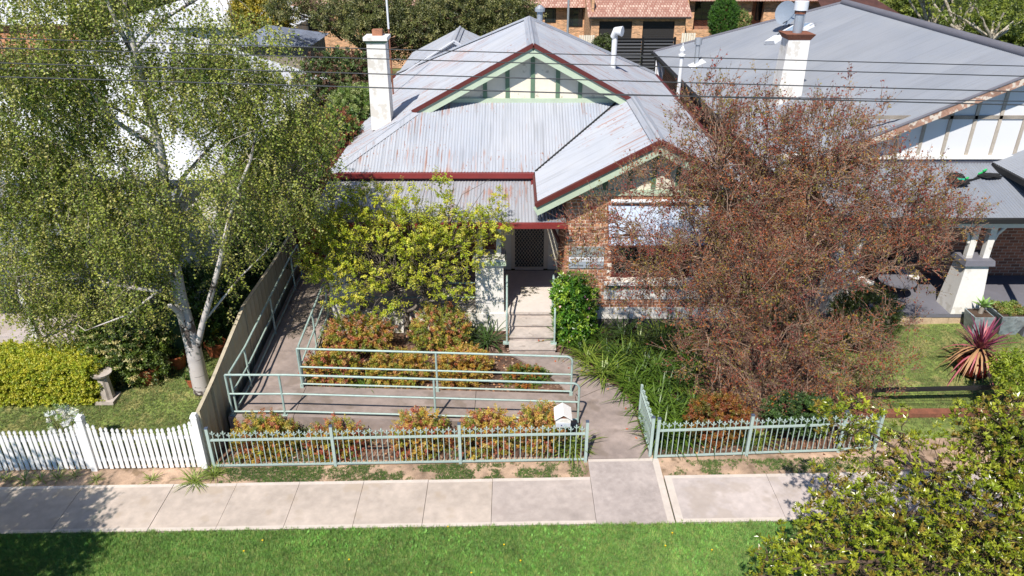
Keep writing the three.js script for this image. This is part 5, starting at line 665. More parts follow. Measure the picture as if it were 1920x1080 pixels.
// yellow-green maple in the front bed
{ const b0 = onH(763, 636, 0.25), B = V(b0.x, G(b0.x, b0.z), b0.z), t = thing('maple_tree', 'small yellow-green maple in fresh leaf in the front bed', 'tree', B); const W = new Local(t), bl = (px, py, z, rx2, ry, rz, w = 1) => { const p = onZ(px, py, z); return [p.x, p.y, p.z, rx2, ry, rz, w]; };
  const z = B.z, f1 = onZ(762, 585, z), f2 = onZ(740, 540, z), f3 = onZ(800, 560, z + 0.1); W.limb(B.clone().add(V(0, -0.1, 0)), f1, 0.075, 0.065, { wob: 0.03, sides: 8 }); W.limb(f1, f2, 0.055, 0.045, { sides: 7 }); W.limb(f1, f3, 0.05, 0.035, { sides: 7 });
  const blobs = [bl(640, 430, z + 0.2, 0.8, 0.45, 0.7), bl(625, 490, z + 0.5, 0.7, 0.35, 0.5, 1.2), bl(588, 480, z + 0.4, 0.45, 0.24, 0.4, 1.3), bl(640, 555, z + 0.8, 0.55, 0.2, 0.35, 1), bl(600, 430, z + 0.2, 0.5, 0.35, 0.45, 1.2), bl(700, 380, z - 0.1, 0.7, 0.4, 0.6), bl(760, 440, z + 0.2, 0.9, 0.5, 0.7), bl(760, 372, z, 0.32, 0.45, 0.3), bl(825, 365, z, 0.3, 0.5, 0.3), bl(830, 430, z + 0.1, 0.7, 0.5, 0.6), bl(690, 520, z + 0.6, 0.8, 0.3, 0.4), bl(800, 510, z + 0.5, 0.8, 0.32, 0.45), bl(900, 420, z, 0.45, 0.4, 0.4), bl(930, 380, z - 0.1, 0.2, 0.4, 0.25), bl(940, 430, z + 0.1, 0.28, 0.35, 0.3), bl(880, 480, z + 0.3, 0.5, 0.35, 0.4), bl(680, 550, z + 0.7, 0.5, 0.16, 0.3, 0.5), bl(790, 560, z + 0.5, 0.5, 0.16, 0.3, 0.35), bl(640, 375, z - 0.2, 0.4, 0.3, 0.4), bl(925, 455, z + 0.2, 0.2, 0.3, 0.2, 0.6), bl(650, 575, z + 0.8, 0.4, 0.16, 0.3, 1.2), bl(720, 575, z + 0.7, 0.6, 0.18, 0.3, 1), bl(850, 540, z + 0.5, 0.55, 0.22, 0.35, 0.8), bl(600, 520, z + 0.7, 0.4, 0.2, 0.35, 1.2)];
  for (const e of spots(blobs, 300, 0.25)) { const a = e.p.x < B.x ? f2 : rnd() < 0.5 ? f2 : f3; W.limb(a.clone().addScaledVector(randDir(), 0.05), e.p, 0.018, 0.004, { wob: 0.1, sides: 4, dir: e.p.clone().sub(a).normalize().add(V(0, 0.4, 0)).normalize() }); } W.S.put('trunk', M.barkGrey, t);
  crown(t, blobs, 2700, null, LEAF, [0xb6c020, 0xc8ca34, 0x9eae1c, 0xd4d04c, 0xaab420], { variants: [0, 1].map(() => sprig({ leaves: 13, len: 0.17, leaf: 0.048, wid: 0.036, open: 1.1, whorl: false, twig: 0.0025, face: 1, forks: 3 })), twigMat: M.barkGrey, up: 0.35, inner: 0.25, scale: [0.7, 1.2] }); }
// crape myrtle: a huge vase of bare twigs with copper new leaves
{ const B = V(5.35, G(5.35, -2.05), -2.05), t = thing('crape_myrtle', 'huge spreading shrub of brown twigs with sparse coppery new leaves', 'shrub', B); const W = new Local(t), bl = (px, py, z, rx2, ry, rz, w = 1) => { const p = onZ(px, py, z); return [p.x, p.y, p.z, rx2, ry, rz, w]; };
  const blobs = [bl(1330, 240, -2.6, 0.8, 0.9, 0.7, 0.8), bl(1420, 270, -2.5, 0.9, 0.9, 0.8), bl(1540, 270, -2.5, 0.9, 0.8, 0.8), bl(1250, 340, -2.4, 0.8, 0.6, 0.7), bl(1380, 380, -2.2, 1.1, 0.9, 1.0), bl(1540, 380, -2.2, 1.1, 0.9, 1.0), bl(1640, 330, -2.4, 0.8, 0.7, 0.8), bl(1170, 400, -2.2, 0.8, 0.5, 0.6, 0.7), bl(1110, 430, -2.2, 0.6, 0.4, 0.5, 1.0), bl(1085, 490, -2.2, 0.35, 0.35, 0.4, 1.0), bl(1210, 480, -1.9, 0.9, 0.5, 0.7, 0.8), bl(1160, 540, -1.9, 0.6, 0.4, 0.5, 0.7), bl(1300, 490, -1.8, 0.9, 0.7, 0.9), bl(1430, 500, -1.7, 1.0, 0.8, 1.0), bl(1560, 480, -1.8, 0.9, 0.7, 0.9), bl(1690, 420, -2.1, 0.8, 0.5, 0.7, 1.4), bl(1775, 410, -2.2, 0.65, 0.4, 0.5, 1.8), bl(1700, 480, -1.9, 0.7, 0.4, 0.6, 1.2), bl(1730, 350, -2.3, 0.55, 0.4, 0.5, 1.5), bl(1260, 570, -1.7, 0.7, 0.45, 0.6, 0.7), bl(1350, 620, -1.4, 0.8, 0.5, 0.7), bl(1470, 620, -1.3, 0.9, 0.55, 0.8), bl(1590, 640, -1.4, 0.8, 0.4, 0.7), bl(1660, 680, -1.4, 0.6, 0.35, 0.6), bl(1400, 700, -1.2, 0.7, 0.35, 0.6), bl(1530, 700, -1.2, 0.8, 0.35, 0.6), bl(1690, 545, -2.1, 0.6, 0.25, 0.5, 0.5), bl(1370, 735, -0.9, 0.5, 0.25, 0.4), bl(1470, 740, -0.9, 0.6, 0.25, 0.4), bl(1570, 740, -0.95, 0.6, 0.25, 0.4), bl(1640, 735, -1.0, 0.5, 0.25, 0.4), bl(1300, 670, -1.2, 0.55, 0.4, 0.5, 0.8), bl(1680, 600, -1.7, 0.55, 0.3, 0.5, 0.5), bl(1590, 160, -2.6, 0.3, 0.3, 0.3, 0.4), bl(1330, 165, -2.7, 0.25, 0.45, 0.25, 0.5), bl(1420, 185, -2.6, 0.35, 0.5, 0.3, 0.6), bl(1640, 215, -2.5, 0.3, 0.3, 0.3, 0.6), bl(1560, 215, -2.5, 0.35, 0.35, 0.3, 0.6)];
  const stems = [[1390, 620], [1440, 560], [1490, 600], [1545, 560], [1350, 560], [1590, 600], [1420, 500], [1500, 470], [1330, 480], [1300, 600]].map(([x, y], i) => { const e = onZ(x, y, -2.0 + ((i * 7) % 5 - 2) * 0.22); return W.limb(B.clone().add(V(rr(-0.22, 0.22), -0.1, rr(-0.18, 0.18))), e, rr(0.05, 0.075), 0.022, { sides: 7, wob: 0.06, n: 9 }).slice(4); }).flat(); for (let k = 0; k < 46; k++) { const e = spots(blobs, 1, 0.1)[0]; let a = stems[0], d = 1e9; for (const s of stems.slice(0, 60)) { const q = s.distanceToSquared(e.p) + rnd(); if (q < d) { d = q; a = s; } } stems.push(...W.limb(a, a.clone().lerp(e.p, 0.75), 0.024, 0.011, { sides: 5, wob: 0.09, n: 7, dir: e.p.clone().sub(a).normalize().add(V(0, 0.5, 0)).normalize() }).slice(2)); }
  for (const e of spots(blobs, 760, 0.35)) { let a = stems[0], d = 1e9; for (const s of stems) { const q = s.distanceToSquared(e.p) + rnd() * 0.5; if (q < d) { d = q; a = s; } } W.limb(a, e.p, 0.01, 0.004, { wob: 0.13, sides: 4, n: 5, dir: e.p.clone().sub(a).normalize().multiplyScalar(0.8).add(V(0, 0.45, 0)).normalize() }); }
  W.S.put('stems', M.barkTan, t);
  crown(t, blobs, 5900, null, LEAF, [0xa04a28, 0xaa5c2a, 0x802e24, 0xa48c32, 0xb06c2c, 0x723c24, 0x94342c, 0x8a8230], { variants: [0, 1, 2].map(() => sprig({ leaves: 12, len: 0.4, leaf: 0.044, wid: 0.027, open: 0.7, twig: 0.0036, forks: 4 })), twigMat: M.barkTan, up: 0.45, inner: 0.25, scale: [0.7, 1.25] }); }
// big-leaved tree on the nature strip
{ const B = V(7.6, G(7.6, 3.4), 3.4), t = thing('street_tree', 'broad glossy yellow-green tree on the grass overhanging the pavement', 'tree', B); const W = new Local(t), bl = (px, py, z, rx2, ry, rz, w = 1) => { const p = onZ(px, py, z); return [p.x, p.y, p.z, rx2, ry, rz, w]; };
  const blobs = [bl(1590, 790, 2.9, 0.45, 0.3, 0.4), bl(1640, 850, 3.0, 0.5, 0.3, 0.4, 0.7), bl(1700, 800, 2.9, 0.4, 0.25, 0.4, 0.5), bl(1850, 810, 3.0, 0.5, 0.36, 0.5), bl(1900, 790, 3.0, 0.4, 0.36, 0.5), bl(1880, 860, 3.0, 0.6, 0.45, 0.6), bl(1540, 975, 3.6, 0.4, 0.2, 0.35, 0.8), bl(1450, 1045, 3.9, 0.3, 0.2, 0.3), bl(1440, 1090, 4.1, 0.4, 0.2, 0.3), bl(1760, 880, 3.2, 0.6, 0.35, 0.5, 0.8), bl(1600, 960, 3.5, 0.6, 0.4, 0.5), bl(1700, 960, 3.5, 0.7, 0.4, 0.6), bl(1830, 960, 3.5, 0.7, 0.5, 0.6), bl(1520, 1030, 3.8, 0.5, 0.3, 0.4), bl(1620, 1060, 3.9, 0.7, 0.35, 0.5), bl(1750, 1060, 3.9, 0.7, 0.4, 0.5), bl(1880, 1060, 3.9, 0.7, 0.4, 0.6), bl(1960, 900, 3.3, 0.7, 0.6, 0.7), bl(1480, 1060, 4, 0.35, 0.25, 0.3), bl(1960, 1080, 3.9, 0.7, 0.6, 0.6), bl(1555, 900, 3.2, 0.3, 0.15, 0.3, 0.5)];
  const fk = B.clone().add(V(0, 0.9, 0)); W.limb(B.clone().add(V(0, -0.1, 0)), fk, 0.12, 0.1, { sides: 8, wob: 0.02 }); const st = []; for (const b of blobs) { const e = V(b[0], b[1] - b[4] * 0.5, b[2]); W.limb(fk, e, 0.045, 0.016, { wob: 0.08, sides: 6 }); st.push(e); }
  for (const e of spots(blobs, 700, 0.1)) { let a = st[0], d = 1e9; for (const s of st) { const q = s.distanceToSquared(e.p); if (q < d) { d = q; a = s; } } W.limb(a, e.p, 0.009, 0.004, { wob: 0.16, sides: 4 }); } W.S.put('trunk', M.bark, t);
  crown(t, blobs, 3500, null, LEAFGLOSS, [0x8c9826, 0x7a8820, 0xa0a634, 0x66741e, 0x84722e], { variants: [0, 1, 2].map(() => sprig({ leaves: 10, len: 0.14, leaf: 0.07, wid: 0.03, open: 0.9, twig: 0.003, whorl: true })), twigMat: M.bark, up: 0.55, inner: 0.35, scale: [0.7, 1.2] }); }
// small trees and shrubs as ellipsoids of sprigs
function bush(name, label, cat, c, r, n, sp, cols, { group, mat = LEAF, up = 0.25, stem = M.bark, inner = 0.55, extra = [], bark = 6 } = {}) {
  const B = V(c.x, G(c.x, c.z), c.z), t = thing(name, label, cat, B, group), S = soup(); for (let k = 0; k < bark; k++) { const a = k / bark * 6.283 + 0.4; limb(S, V(rr(-0.06, 0.06), -0.08, rr(-0.06, 0.06)), V(Math.cos(a) * r[0] * 0.6, c.y - B.y + r[1] * rr(-0.2, 0.6), Math.sin(a) * r[2] * 0.6), 0.02 + r[0] * 0.012, 0.006, { sides: 4, n: 3 }); } S.put('stems', stem, t);
  crown(t, [[c.x, c.y, c.z, ...r], ...extra.map((e) => [c.x + e[0], c.y + e[1], c.z + e[2], e[3], e[4], e[5]])], n, null, mat, cols, { variants: [sp], up, inner, name: 'foliage' }); return t; }
const NAN = [0xc49a3c, 0xc8b048, 0xbf7a48, 0xd0a468, 0xaaa838, 0xc67c62, 0xd2bc5c, 0x8f962e], nanSp = sprig({ leaves: 16, len: 0.13, leaf: 0.05, wid: 0.026, open: 1, twig: 0 });
const mixPal = (A, Bn, C) => { const r = [0xbf7a48, 0xc98a68, 0xbc6a50, 0xd0a468], y = [0xc8b048, 0xd2bc5c, 0xaaa838, 0xc49a3c], g = [0x8f962e, 0x7a8a2c, 0x9aa040], out = []; const a = A, b = Bn, c = C; for (let i = 0; i < a; i++) out.push(pick(r)); for (let i = 0; i < b; i++) out.push(pick(y)); for (let i = 0; i < c; i++) out.push(pick(g)); return out; };
const frontNan = [[500, 825, 0.62, 0.5, 0.42, 'orange nandina shrub by the fence nearest the white picket fence', [2, 4, 2]], [630, 832, 0.54, 0.45, 0.4, 'red-tinted nandina shrub, second along the spear fence from the pickets', [4, 4, 2]], [790, 818, 0.56, 0.5, 0.4, 'orange nandina shrub in the middle of the row behind the spear fence', [3, 4, 1]], [915, 816, 0.54, 0.48, 0.4, 'pink and orange nandina shrub, second from the letterbox', [4, 4, 2]], [1015, 806, 0.42, 0.5, 0.36, 'orange nandina shrub right beside the letterbox', [3, 4, 2]]];
for (const [px, py, a, b, c, lab, pal] of frontNan) bush('nandina_shrub', lab, 'shrub', onZ(px, py, -0.48), [a * 1.05, b * 1.12, c], 620, nanSp, mixPal(...pal), { group: 'nandina shrubs along the spear fence', extra: [[-a * 0.3, -0.12, 0.05, a * 0.6, b * 0.75, c * 0.8], [a * 0.3, -0.1, -0.03, a * 0.55, b * 0.8, c * 0.85]] });
const bedNan = [[622, 685, -2.55, 0.58, 0.42, 0.42, 'orange nandina shrub behind the garden rail at the ramp corner', [3, 4, 2]], [745, 690, -2.6, 0.72, 0.42, 0.42, 'yellowish nandina shrub behind the garden rail below the maple', [1, 6, 3]], [870, 685, -2.6, 0.6, 0.46, 0.42, 'pale orange nandina shrub behind the garden rail near the path', [2, 5, 1]], [672, 622, -3.5, 0.8, 0.42, 0.45, 'orange and green nandina shrub at the foot of the left white pier', [3, 3, 3]], [825, 612, -3.8, 0.68, 0.6, 0.45, 'tall green and red nandina shrub between the maple and the right pier', [2, 2, 5]]];
for (const [px, py, z, a, b, c, lab, pal] of bedNan) bush('nandina_shrub', lab, 'shrub', onZ(px, py, z), [a, b * 0.85, c], 620, nanSp, mixPal(...pal), { group: 'nandina shrubs in the front bed', extra: [[-a * 0.4, -0.12, 0.06, a * 0.6, b * 0.75, c * 0.8], [a * 0.4, -0.1, 0, a * 0.55, b * 0.8, c * 0.85]] });
bush('low_shrub', 'low green and orange shrub in the bed beside the path bend', 'shrub', onZ(985, 712, -2.6), [0.5, 0.22, 0.3], 380, nanSp, [0x6a8a28, 0x8c8a2a, 0xb4742a, 0x587a24]);
bush('nandina_shrub', 'dark orange nandina shrub behind the spear fence under the bare shrub', 'shrub', onZ(1345, 785, -0.55), [0.55, 0.5, 0.4], 620, nanSp, [0x9a5a22, 0x8a4a24, 0xa0742a, 0x6f6a22]);
// camellia with pink flowers
{ const c = onZ(1076, 578, -4.2), sp = sprig({ leaves: 14, len: 0.14, leaf: 0.075, wid: 0.045, open: 1, twig: 0 }), t = bush('camellia_bush', 'glossy green camellia with pink flowers against the brick wall', 'shrub', c, [0.44, 0.6, 0.38], 1000, sp, [0x4c7a22, 0x628c2a, 0x3e681e, 0x8ca83a], { mat: LEAFGLOSS, inner: 0.75, extra: [[0.12, 0.45, 0, 0.33, 0.36, 0.36], [-0.14, 0.45, 0, 0.3, 0.36, 0.34], [0.05, -0.45, 0.05, 0.38, 0.45, 0.34], [-0.1, -0.35, 0.02, 0.3, 0.4, 0.3]] });
  const fl = soup(); for (let k = 0; k < 9; k++) { const a = k * 2.4, e = lerp(1.1, 0.15, k / 9), d = V(Math.cos(a) * Math.cos(e), Math.sin(e), Math.sin(a) * Math.cos(e)); fl.leaf(V(0, 0, 0), d, d.clone().cross(YUP).normalize(), 0.05, 0.045, 0.3); } const fg = fl.geo(), pk = [std(0xe8a0b0, 0.7), std(0xd86a88, 0.7), std(0xf0c8cc, 0.7)];
  for (const [px, py] of [[1096, 556], [1074, 554], [1104, 578], [1087, 592], [1102, 594], [1088, 558], [1078, 612], [1101, 561], [1050, 575], [1066, 640]]) { const p = onZ(px, py, -3.86), m = put('flower', fg, pick(pk), t, p.sub(t.position)); m.rotation.set(1.0, rnd() * 6, 0); m.scale.setScalar(rr(0.6, 0.9)); } }
bush('green_shrub', 'olive green shrub at the corner of the neighbouring verandah', 'shrub', onZ(1625, 590, -3.4), [0.75, 0.6, 0.6], 1100, sprig({ leaves: 16, len: 0.13, leaf: 0.045, wid: 0.022, twig: 0 }), [0x4f6420, 0x66782c, 0x3f541c]);
bush('green_shrub', 'dark ivy-like shrub behind the spear fence under the bare shrub', 'shrub', onZ(1500, 775, -0.6), [0.7, 0.35, 0.4], 600, sprig({ leaves: 14, len: 0.12, leaf: 0.055, wid: 0.04, twig: 0 }), [0x446428, 0x527230, 0x3e5a28]);
bush('garden_shrub', 'bright yellow-green shrub at the edge of the neighbouring lawn', 'shrub', onZ(1912, 700, -0.9), [0.4, 0.35, 0.4], 260, sprig({ leaves: 10, len: 0.16, leaf: 0.09, wid: 0.04, twig: 0 }), [0x9aa828, 0x7f9420]);
// left yard
{ const z0 = -2.0, B = V(-10.6, G(-10.6, -2.5), -2.5), t = thing('golden_hedge', 'clipped golden-green hedge in front of the left cottage', 'hedge', B), sp = sprig({ leaves: 16, len: 0.12, leaf: 0.045, wid: 0.028, open: 1, twig: 0 }), list = []; for (let i = 0; i < 3600; i++) { const f = rnd(), x = rr(-12.4, -8.95), p = f < 0.45 ? V(x, 0.95 + gauss() * 0.035 - 0.05 + B.y, rr(-3.0, z0)) : f < 0.9 ? V(x, rr(0.03, 0.95) + B.y, z0 + gauss() * 0.04) : V(-8.95 + gauss() * 0.04, rr(0.05, 0.9) + B.y, rr(-3, z0)); list.push({ p, d: (f < 0.45 ? V(0, 1, 0.2) : f < 0.9 ? V(0, 0.5, 1) : V(1, 0.5, 0)).addScaledVector(randDir(), 0.6).normalize(), s: rr(0.7, 1.25), c: shade([0xb2bc2a, 0xc6c634, 0x9cac24, 0xd0cc44]) }); } instances('foliage', sp.L, LEAF, list, t); soup().box(-1.75, -0.05, -0.42, 1.58, 0.85, 0.42).put('hedge_core', std(0x6a7420, 1), t); }
bush('rose_bush', 'rose bush with pale yellow blooms behind the fluted pedestal', 'shrub', onZ(235, 640, -3.0), [0.95, 0.85, 0.7], 1500, sprig({ leaves: 13, len: 0.16, leaf: 0.06, wid: 0.038, twig: 0 }), [0x5c7420, 0x748a2a, 0x48601c, 0xd2c888, 0x687e26], { extra: [[0.3, -0.5, 0.1, 0.6, 0.5, 0.5]] });
bush('shade_shrub', 'dark green shrub in shade by the left cottage wall', 'shrub', V(-7.4, 1.0, -4.6), [1.0, 1.0, 0.8], 900, sprig({ leaves: 13, len: 0.18, leaf: 0.08, wid: 0.05, twig: 0 }), [0x4c6c28, 0x5a7c2e, 0x44622a]);
bush('shade_shrub', 'dark green flowering shrub along the metal fence behind the birch', 'shrub', V(-6.6, 1.3, -6.6), [0.6, 1.3, 1.0], 900, sprig({ leaves: 13, len: 0.18, leaf: 0.07, wid: 0.045, twig: 0 }), [0x4f7028, 0x5e802e, 0x46662a]);
bush('low_plant', 'low bright green plant at the corner of picket and metal fences', 'plant', V(-6.15, 0.2, -0.5), [0.25, 0.3, 0.25], 70, sprig({ leaves: 12, len: 0.14, leaf: 0.06, wid: 0.03, twig: 0 }), [0x6c9030, 0x86a840]);
bush('white_flower_clump', 'clump of white flowers behind the picket fence beside the post', 'flowers', onZ(125, 800, -0.35), [0.3, 0.4, 0.2], 60, sprig({ leaves: 10, len: 0.1, leaf: 0.07, wid: 0.05, twig: 0 }), [0xe6e6e0, 0xdfe0d4, 0x8ca860]);
// strap-leaved clumps
function clumpGeo(n, L, w, spread, seed2) { const S = soup(); for (let k = 0; k < n; k++) { const a = k * 2.399 + rr(-0.3, 0.3), el = rr(0.75, 1.5) - spread * rr(0, 0.5), l = L * rr(0.6, 1.1), d = V(Math.cos(a) * Math.cos(el), Math.sin(el), Math.sin(a) * Math.cos(el)), o = V(rr(-1, 1) * 0.1 * L, 0, rr(-1, 1) * 0.1 * L), sd = V(-Math.sin(a), 0, Math.cos(a)), dr = rr(0.25, 0.75), at = (s) => o.clone().addScaledVector(d, l * s).add(V(Math.cos(a) * dr * 0.5 * l * s * s, -dr * l * s * s, Math.sin(a) * dr * 0.5 * l * s * s)), wd = (s) => w * (0.6 + 0.4 * Math.sin(s * 3.1)) * (s > 0.7 ? 1 - (s - 0.7) / 0.32 : 1); for (let i = 0; i < 4; i++) { const p = i / 4, q = (i + 1) / 4; S.quad(at(p).addScaledVector(sd, -wd(p)), at(p).addScaledVector(sd, wd(p)), at(q).addScaledVector(sd, wd(q)), at(q).addScaledVector(sd, -wd(q))); } } return S.geo(); }
const strap = [0, 1, 2].map((k) => clumpGeo(70, 0.75, 0.011, 0.6, k)), strapS = clumpGeo(26, 0.34, 0.008, 0.8, 5), strapMats = [0x46621e, 0x587422, 0x3c5620, 0x788a34].map((h) => new THREE.MeshPhysicalMaterial({ color: h, roughness: 0.45, transmission: 0.2, thickness: 0, side: THREE.DoubleSide }));
const strapAt = (x, z, s, label, group, geo = pick(strap), mat = pick(strapMats)) => { const m = put('strap_plant', geo, mat, scene, V(x, G(x, z) - 0.02, z)); m.rotation.y = rnd() * 6.28; m.scale.setScalar(s); tag(m, label, 'plant', group); return m; };
{ const lab = 'strap-leaved green clump in the bed between path, gate and brick wall', group = 'strap-leaved clumps in the right-hand bed';
  const edge = [[2.0, -4.1], [1.55, -3.7], [1.75, -3.2], [2.25, -3.5], [2.6, -4.2], [3.0, -3.7], [2.55, -3.0], [2.1, -2.75], [3.05, -3.05], [3.5, -3.9], [3.4, -2.6], [2.9, -2.4], [2.5, -2.25], [2.85, -1.75], [3.3, -2.0], [3.7, -2.2], [2.95, -1.25], [3.35, -1.4], [3.8, -1.6], [2.95, -0.75], [3.3, -0.85], [3.05, -0.35], [3.45, -0.4], [3.9, -1.0], [3.95, -3.2], [4.0, -2.7], [4.5, -0.45], [4.9, -0.5], [4.2, -4.1], [1.35, -4.0]];
  for (let k = 0; k < 22; k++) edge.push([rr(2.3, 4.2), rr(-4.2, -0.5)]); for (const [x, z] of edge.filter(([x, z]) => x > 2.75 || z < -2.1)) strapAt(x + rr(-0.08, 0.08), z + rr(-0.08, 0.08), z > -0.6 ? rr(0.6, 0.8) : rr(0.95, 1.35), lab, group); }
{ const p = onH(912, 640, 0.25), q = onH(686, 722, 0.2), r = onH(1080, 858, 0.03), s = onH(560, 785, 0.1); strapAt(p.x, p.z, 1.25, 'tall grey-green strap clump beside the porch steps', null, strap[0], strapMats[2]); strapAt(p.x - 0.35, p.z - 0.2, 1.1, 'strap clump at the foot of the white pier', null, strap[1], strapMats[2]); strapAt(q.x, q.z, 0.95, 'strap clump spilling over the ramp edge under the rail', null, strap[2]); strapAt(r.x - 0.05, r.z - 0.25, 0.95, 'yellow-green strap clump at the fence end below the letterbox', null, strap[0], strapMats[3]); strapAt(r.x - 0.35, r.z - 0.3, 0.8, 'small strap clump beneath the letterbox post', null, strap[1], strapMats[1]); strapAt(s.x, -0.78, 0.75, 'strap clump between the first two nandina shrubs by the ramp', null, strap[2], strapMats[1]);
  const u = onH(365, 905, -0.13); strapAt(u.x, u.z, 0.62, 'variegated strap clump on the verge at the picket fence end', null, strap[0], strapMats[3]); strapAt(u.x + 0.3, u.z - 0.2, 0.5, 'straggly strap clump against the corner post of the pickets', null, strap[1], strapMats[3]);
  for (const px of [12, 45, 75, 110, 140, 180, 285]) { const w = onH(px, 897 + rr(-6, 6), -0.18); strapAt(w.x, w.z, rr(0.7, 1.0), 'small tuft of strap leaves on the dirt along the picket fence', 'strap tufts along the picket fence', strapS, strapMats[3]); }
  for (const [x, z, l] of [[-6.9, -0.55, 'strap clump behind the picket fence below the birch'], [-9.9, -0.5, 'grey strap clump behind the pickets near the golden hedge']]) strapAt(x, z, 0.7, l, null, strap[1], strapMats[2]); }
// grass
const tuft = (n, L, w) => { const S = soup(); for (let k = 0; k < n; k++) { const a = rnd() * 6.283, o = V(rr(-0.02, 0.02), 0, rr(-0.02, 0.02)), d = V(Math.cos(a) * 0.5, 1, Math.sin(a) * 0.5).multiplyScalar(L * rr(0.6, 1.2)), sd = V(-Math.sin(a), 0, Math.cos(a)).multiplyScalar(w); S.tri(o.clone().sub(sd), o.clone().add(sd), o.clone().add(d)); } return S.geo(); };
const grassList = (n, x0, x1, z0, z1, cols, ok, s = [0.7, 1.3]) => { const out = []; for (let i = 0; i < n; i++) { const x = rr(x0, x1), z = rr(z0, z1); if (ok && !ok(x, z)) continue; out.push({ p: V(x, G(x, z), z), d: V(rr(-0.2, 0.2), 1, rr(-0.2, 0.2)).normalize(), s: rr(...s), c: shade(cols, 0.25).multiplyScalar(0.7 + 0.6 * fbm(x / 6 + 9, z / 6 + 9, 16, 4, 55)) }); } return out; };
const patchy = (x, z, s, th) => fbm(x / 16 + 8, z / 16 + 8, 16, 3, s) > th;
const GR = [0x74a044, 0x68943a, 0x8aae56, 0x709a40, 0x9aa65c], GRL = [0x6a803c, 0x808a4c, 0x5a7034, 0x929058];
instances('lawn_grass', tuft(8, 0.042, 0.0032), GRASS, grassList(125000, -10, 10, 1.63, 4.6, GR, (x, z) => z > 1.66 + 0.028 * rag(x * 5)), scene);
instances('broad_weeds', tuft(9, 0.06, 0.011), GRASS, grassList(3200, -9, 6, 1.7, 3.1, [0x7cb04c, 0x88ba58, 0x6aa03c], (x, z) => patchy(x, z, 4, 0.52)), scene);
instances('verge_weeds', tuft(8, 0.024, 0.004), GRASS, grassList(14000, -6, 7, 0.02, 0.45, [0x55752c, 0x6a8436, 0x48682a], (x, z) => fbm(x / 10 + 3, z / 10 + 3, 32, 3, 21) + 0.2 * (rnd() - 0.5) > (x < -3.6 && x > -5.7 ? 0.47 : x > -2.2 && x < 1.2 ? 0.46 : 0.56) && (x < 1.44 || x > 2.86)), scene);
instances('side_lawn_grass', tuft(7, 0.04, 0.004), GRASS, grassList(22000, -11, -6, -4, -0.15, GRL, (x, z) => z > -2.05 || x > -8.8), scene);
instances('front_lawn_grass', tuft(7, 0.035, 0.004), GRASS, grassList(16000, 7, 13, -4.6, -0.6, GRL), scene);
instances('bed_weeds', tuft(7, 0.06, 0.006), GRASS, grassList(1500, -5.6, 1.3, -0.9, -0.1, [0x55752c, 0x6a8436], (x, z) => patchy(x, z, 9, 0.55)), scene);
// leaf litter in the beds, dandelions on the grass
instances('leaf_litter', soup().leaf(V(0, 0, 0), V(0, 0.15, 1).normalize(), V(1, 0, 0), 0.06, 0.045, 0.2).geo(), std(0xffffff, 0.9), [...Array(2600)].map(() => { const x = rr(-5.6, 6.8), z = rr(-3.8, -0.08); return { p: V(x, G(x, z) + 0.012, z), d: V(rr(-0.2, 0.2), 1, rr(-0.2, 0.2)).normalize(), s: rr(0.5, 1.3), c: shade([0x9a6a48, 0xb48a68, 0x7c4a34, 0xc0a58c]) }; }).filter((e) => !(e.p.z < -0.95 && e.p.z > -2.15 && e.p.x < 1.5) && !(e.p.x > 0 && e.p.x < 2.7)), scene);
instances('fallen_leaves', soup().leaf(V(0, 0, 0), V(0, 0.12, 1).normalize(), V(1, 0, 0), 0.06, 0.045, 0.25).geo(), std(0xffffff, 0.8), [[0.62, 0.378, -3.95], [0.7, 0.378, -3.9], [0.66, 0.378, -4.0], [1.0, 0, -3.2], [1.3, 0, -3.0], [1.55, 0, -2.9], [1.7, 0, -2.75], [2.05, 0, -2.2], [2.4, 0, -1.5], [2.3, 0, -0.9], [0.9, 0, -3.4], [1.2, 0, -3.25], [2.5, 0, -0.6]].map(([x, y, z]) => ({ p: V(x, (y || pathH(x, z)) + 0.006, z), d: V(0, 1, 0), s: rr(0.8, 1.4), c: shade([0xb0482a, 0xc2643a, 0x9a6a4a]) })), scene);
{ const S = soup(); for (let k = 0; k < 12; k++) { const a = k / 12 * 6.283, d = V(Math.cos(a), 0.35, Math.sin(a)).normalize(); S.leaf(V(0, 0.05, 0), d, d.clone().cross(YUP).normalize(), 0.017, 0.009, 0.1); } S.tube([V(0, 0, 0), V(0, 0.05, 0)], 0.003, 0.003, 3, false); const g = S.geo(), m = std(0xf0c814, 0.7); for (const [px, py] of [[458, 1038], [493, 1018], [655, 1054], [945, 1026], [976, 1056], [1247, 1028], [1260, 1004], [884, 1079], [1334, 1036], [840, 992]]) { const p = onH(px, py, street((px - 960) / 100)); tag(put('dandelion', g, m, scene, p.add(V(0, 0.01, 0))), 'small yellow dandelion flower in the mown grass strip', 'flower', 'dandelions in the grass strip'); } }
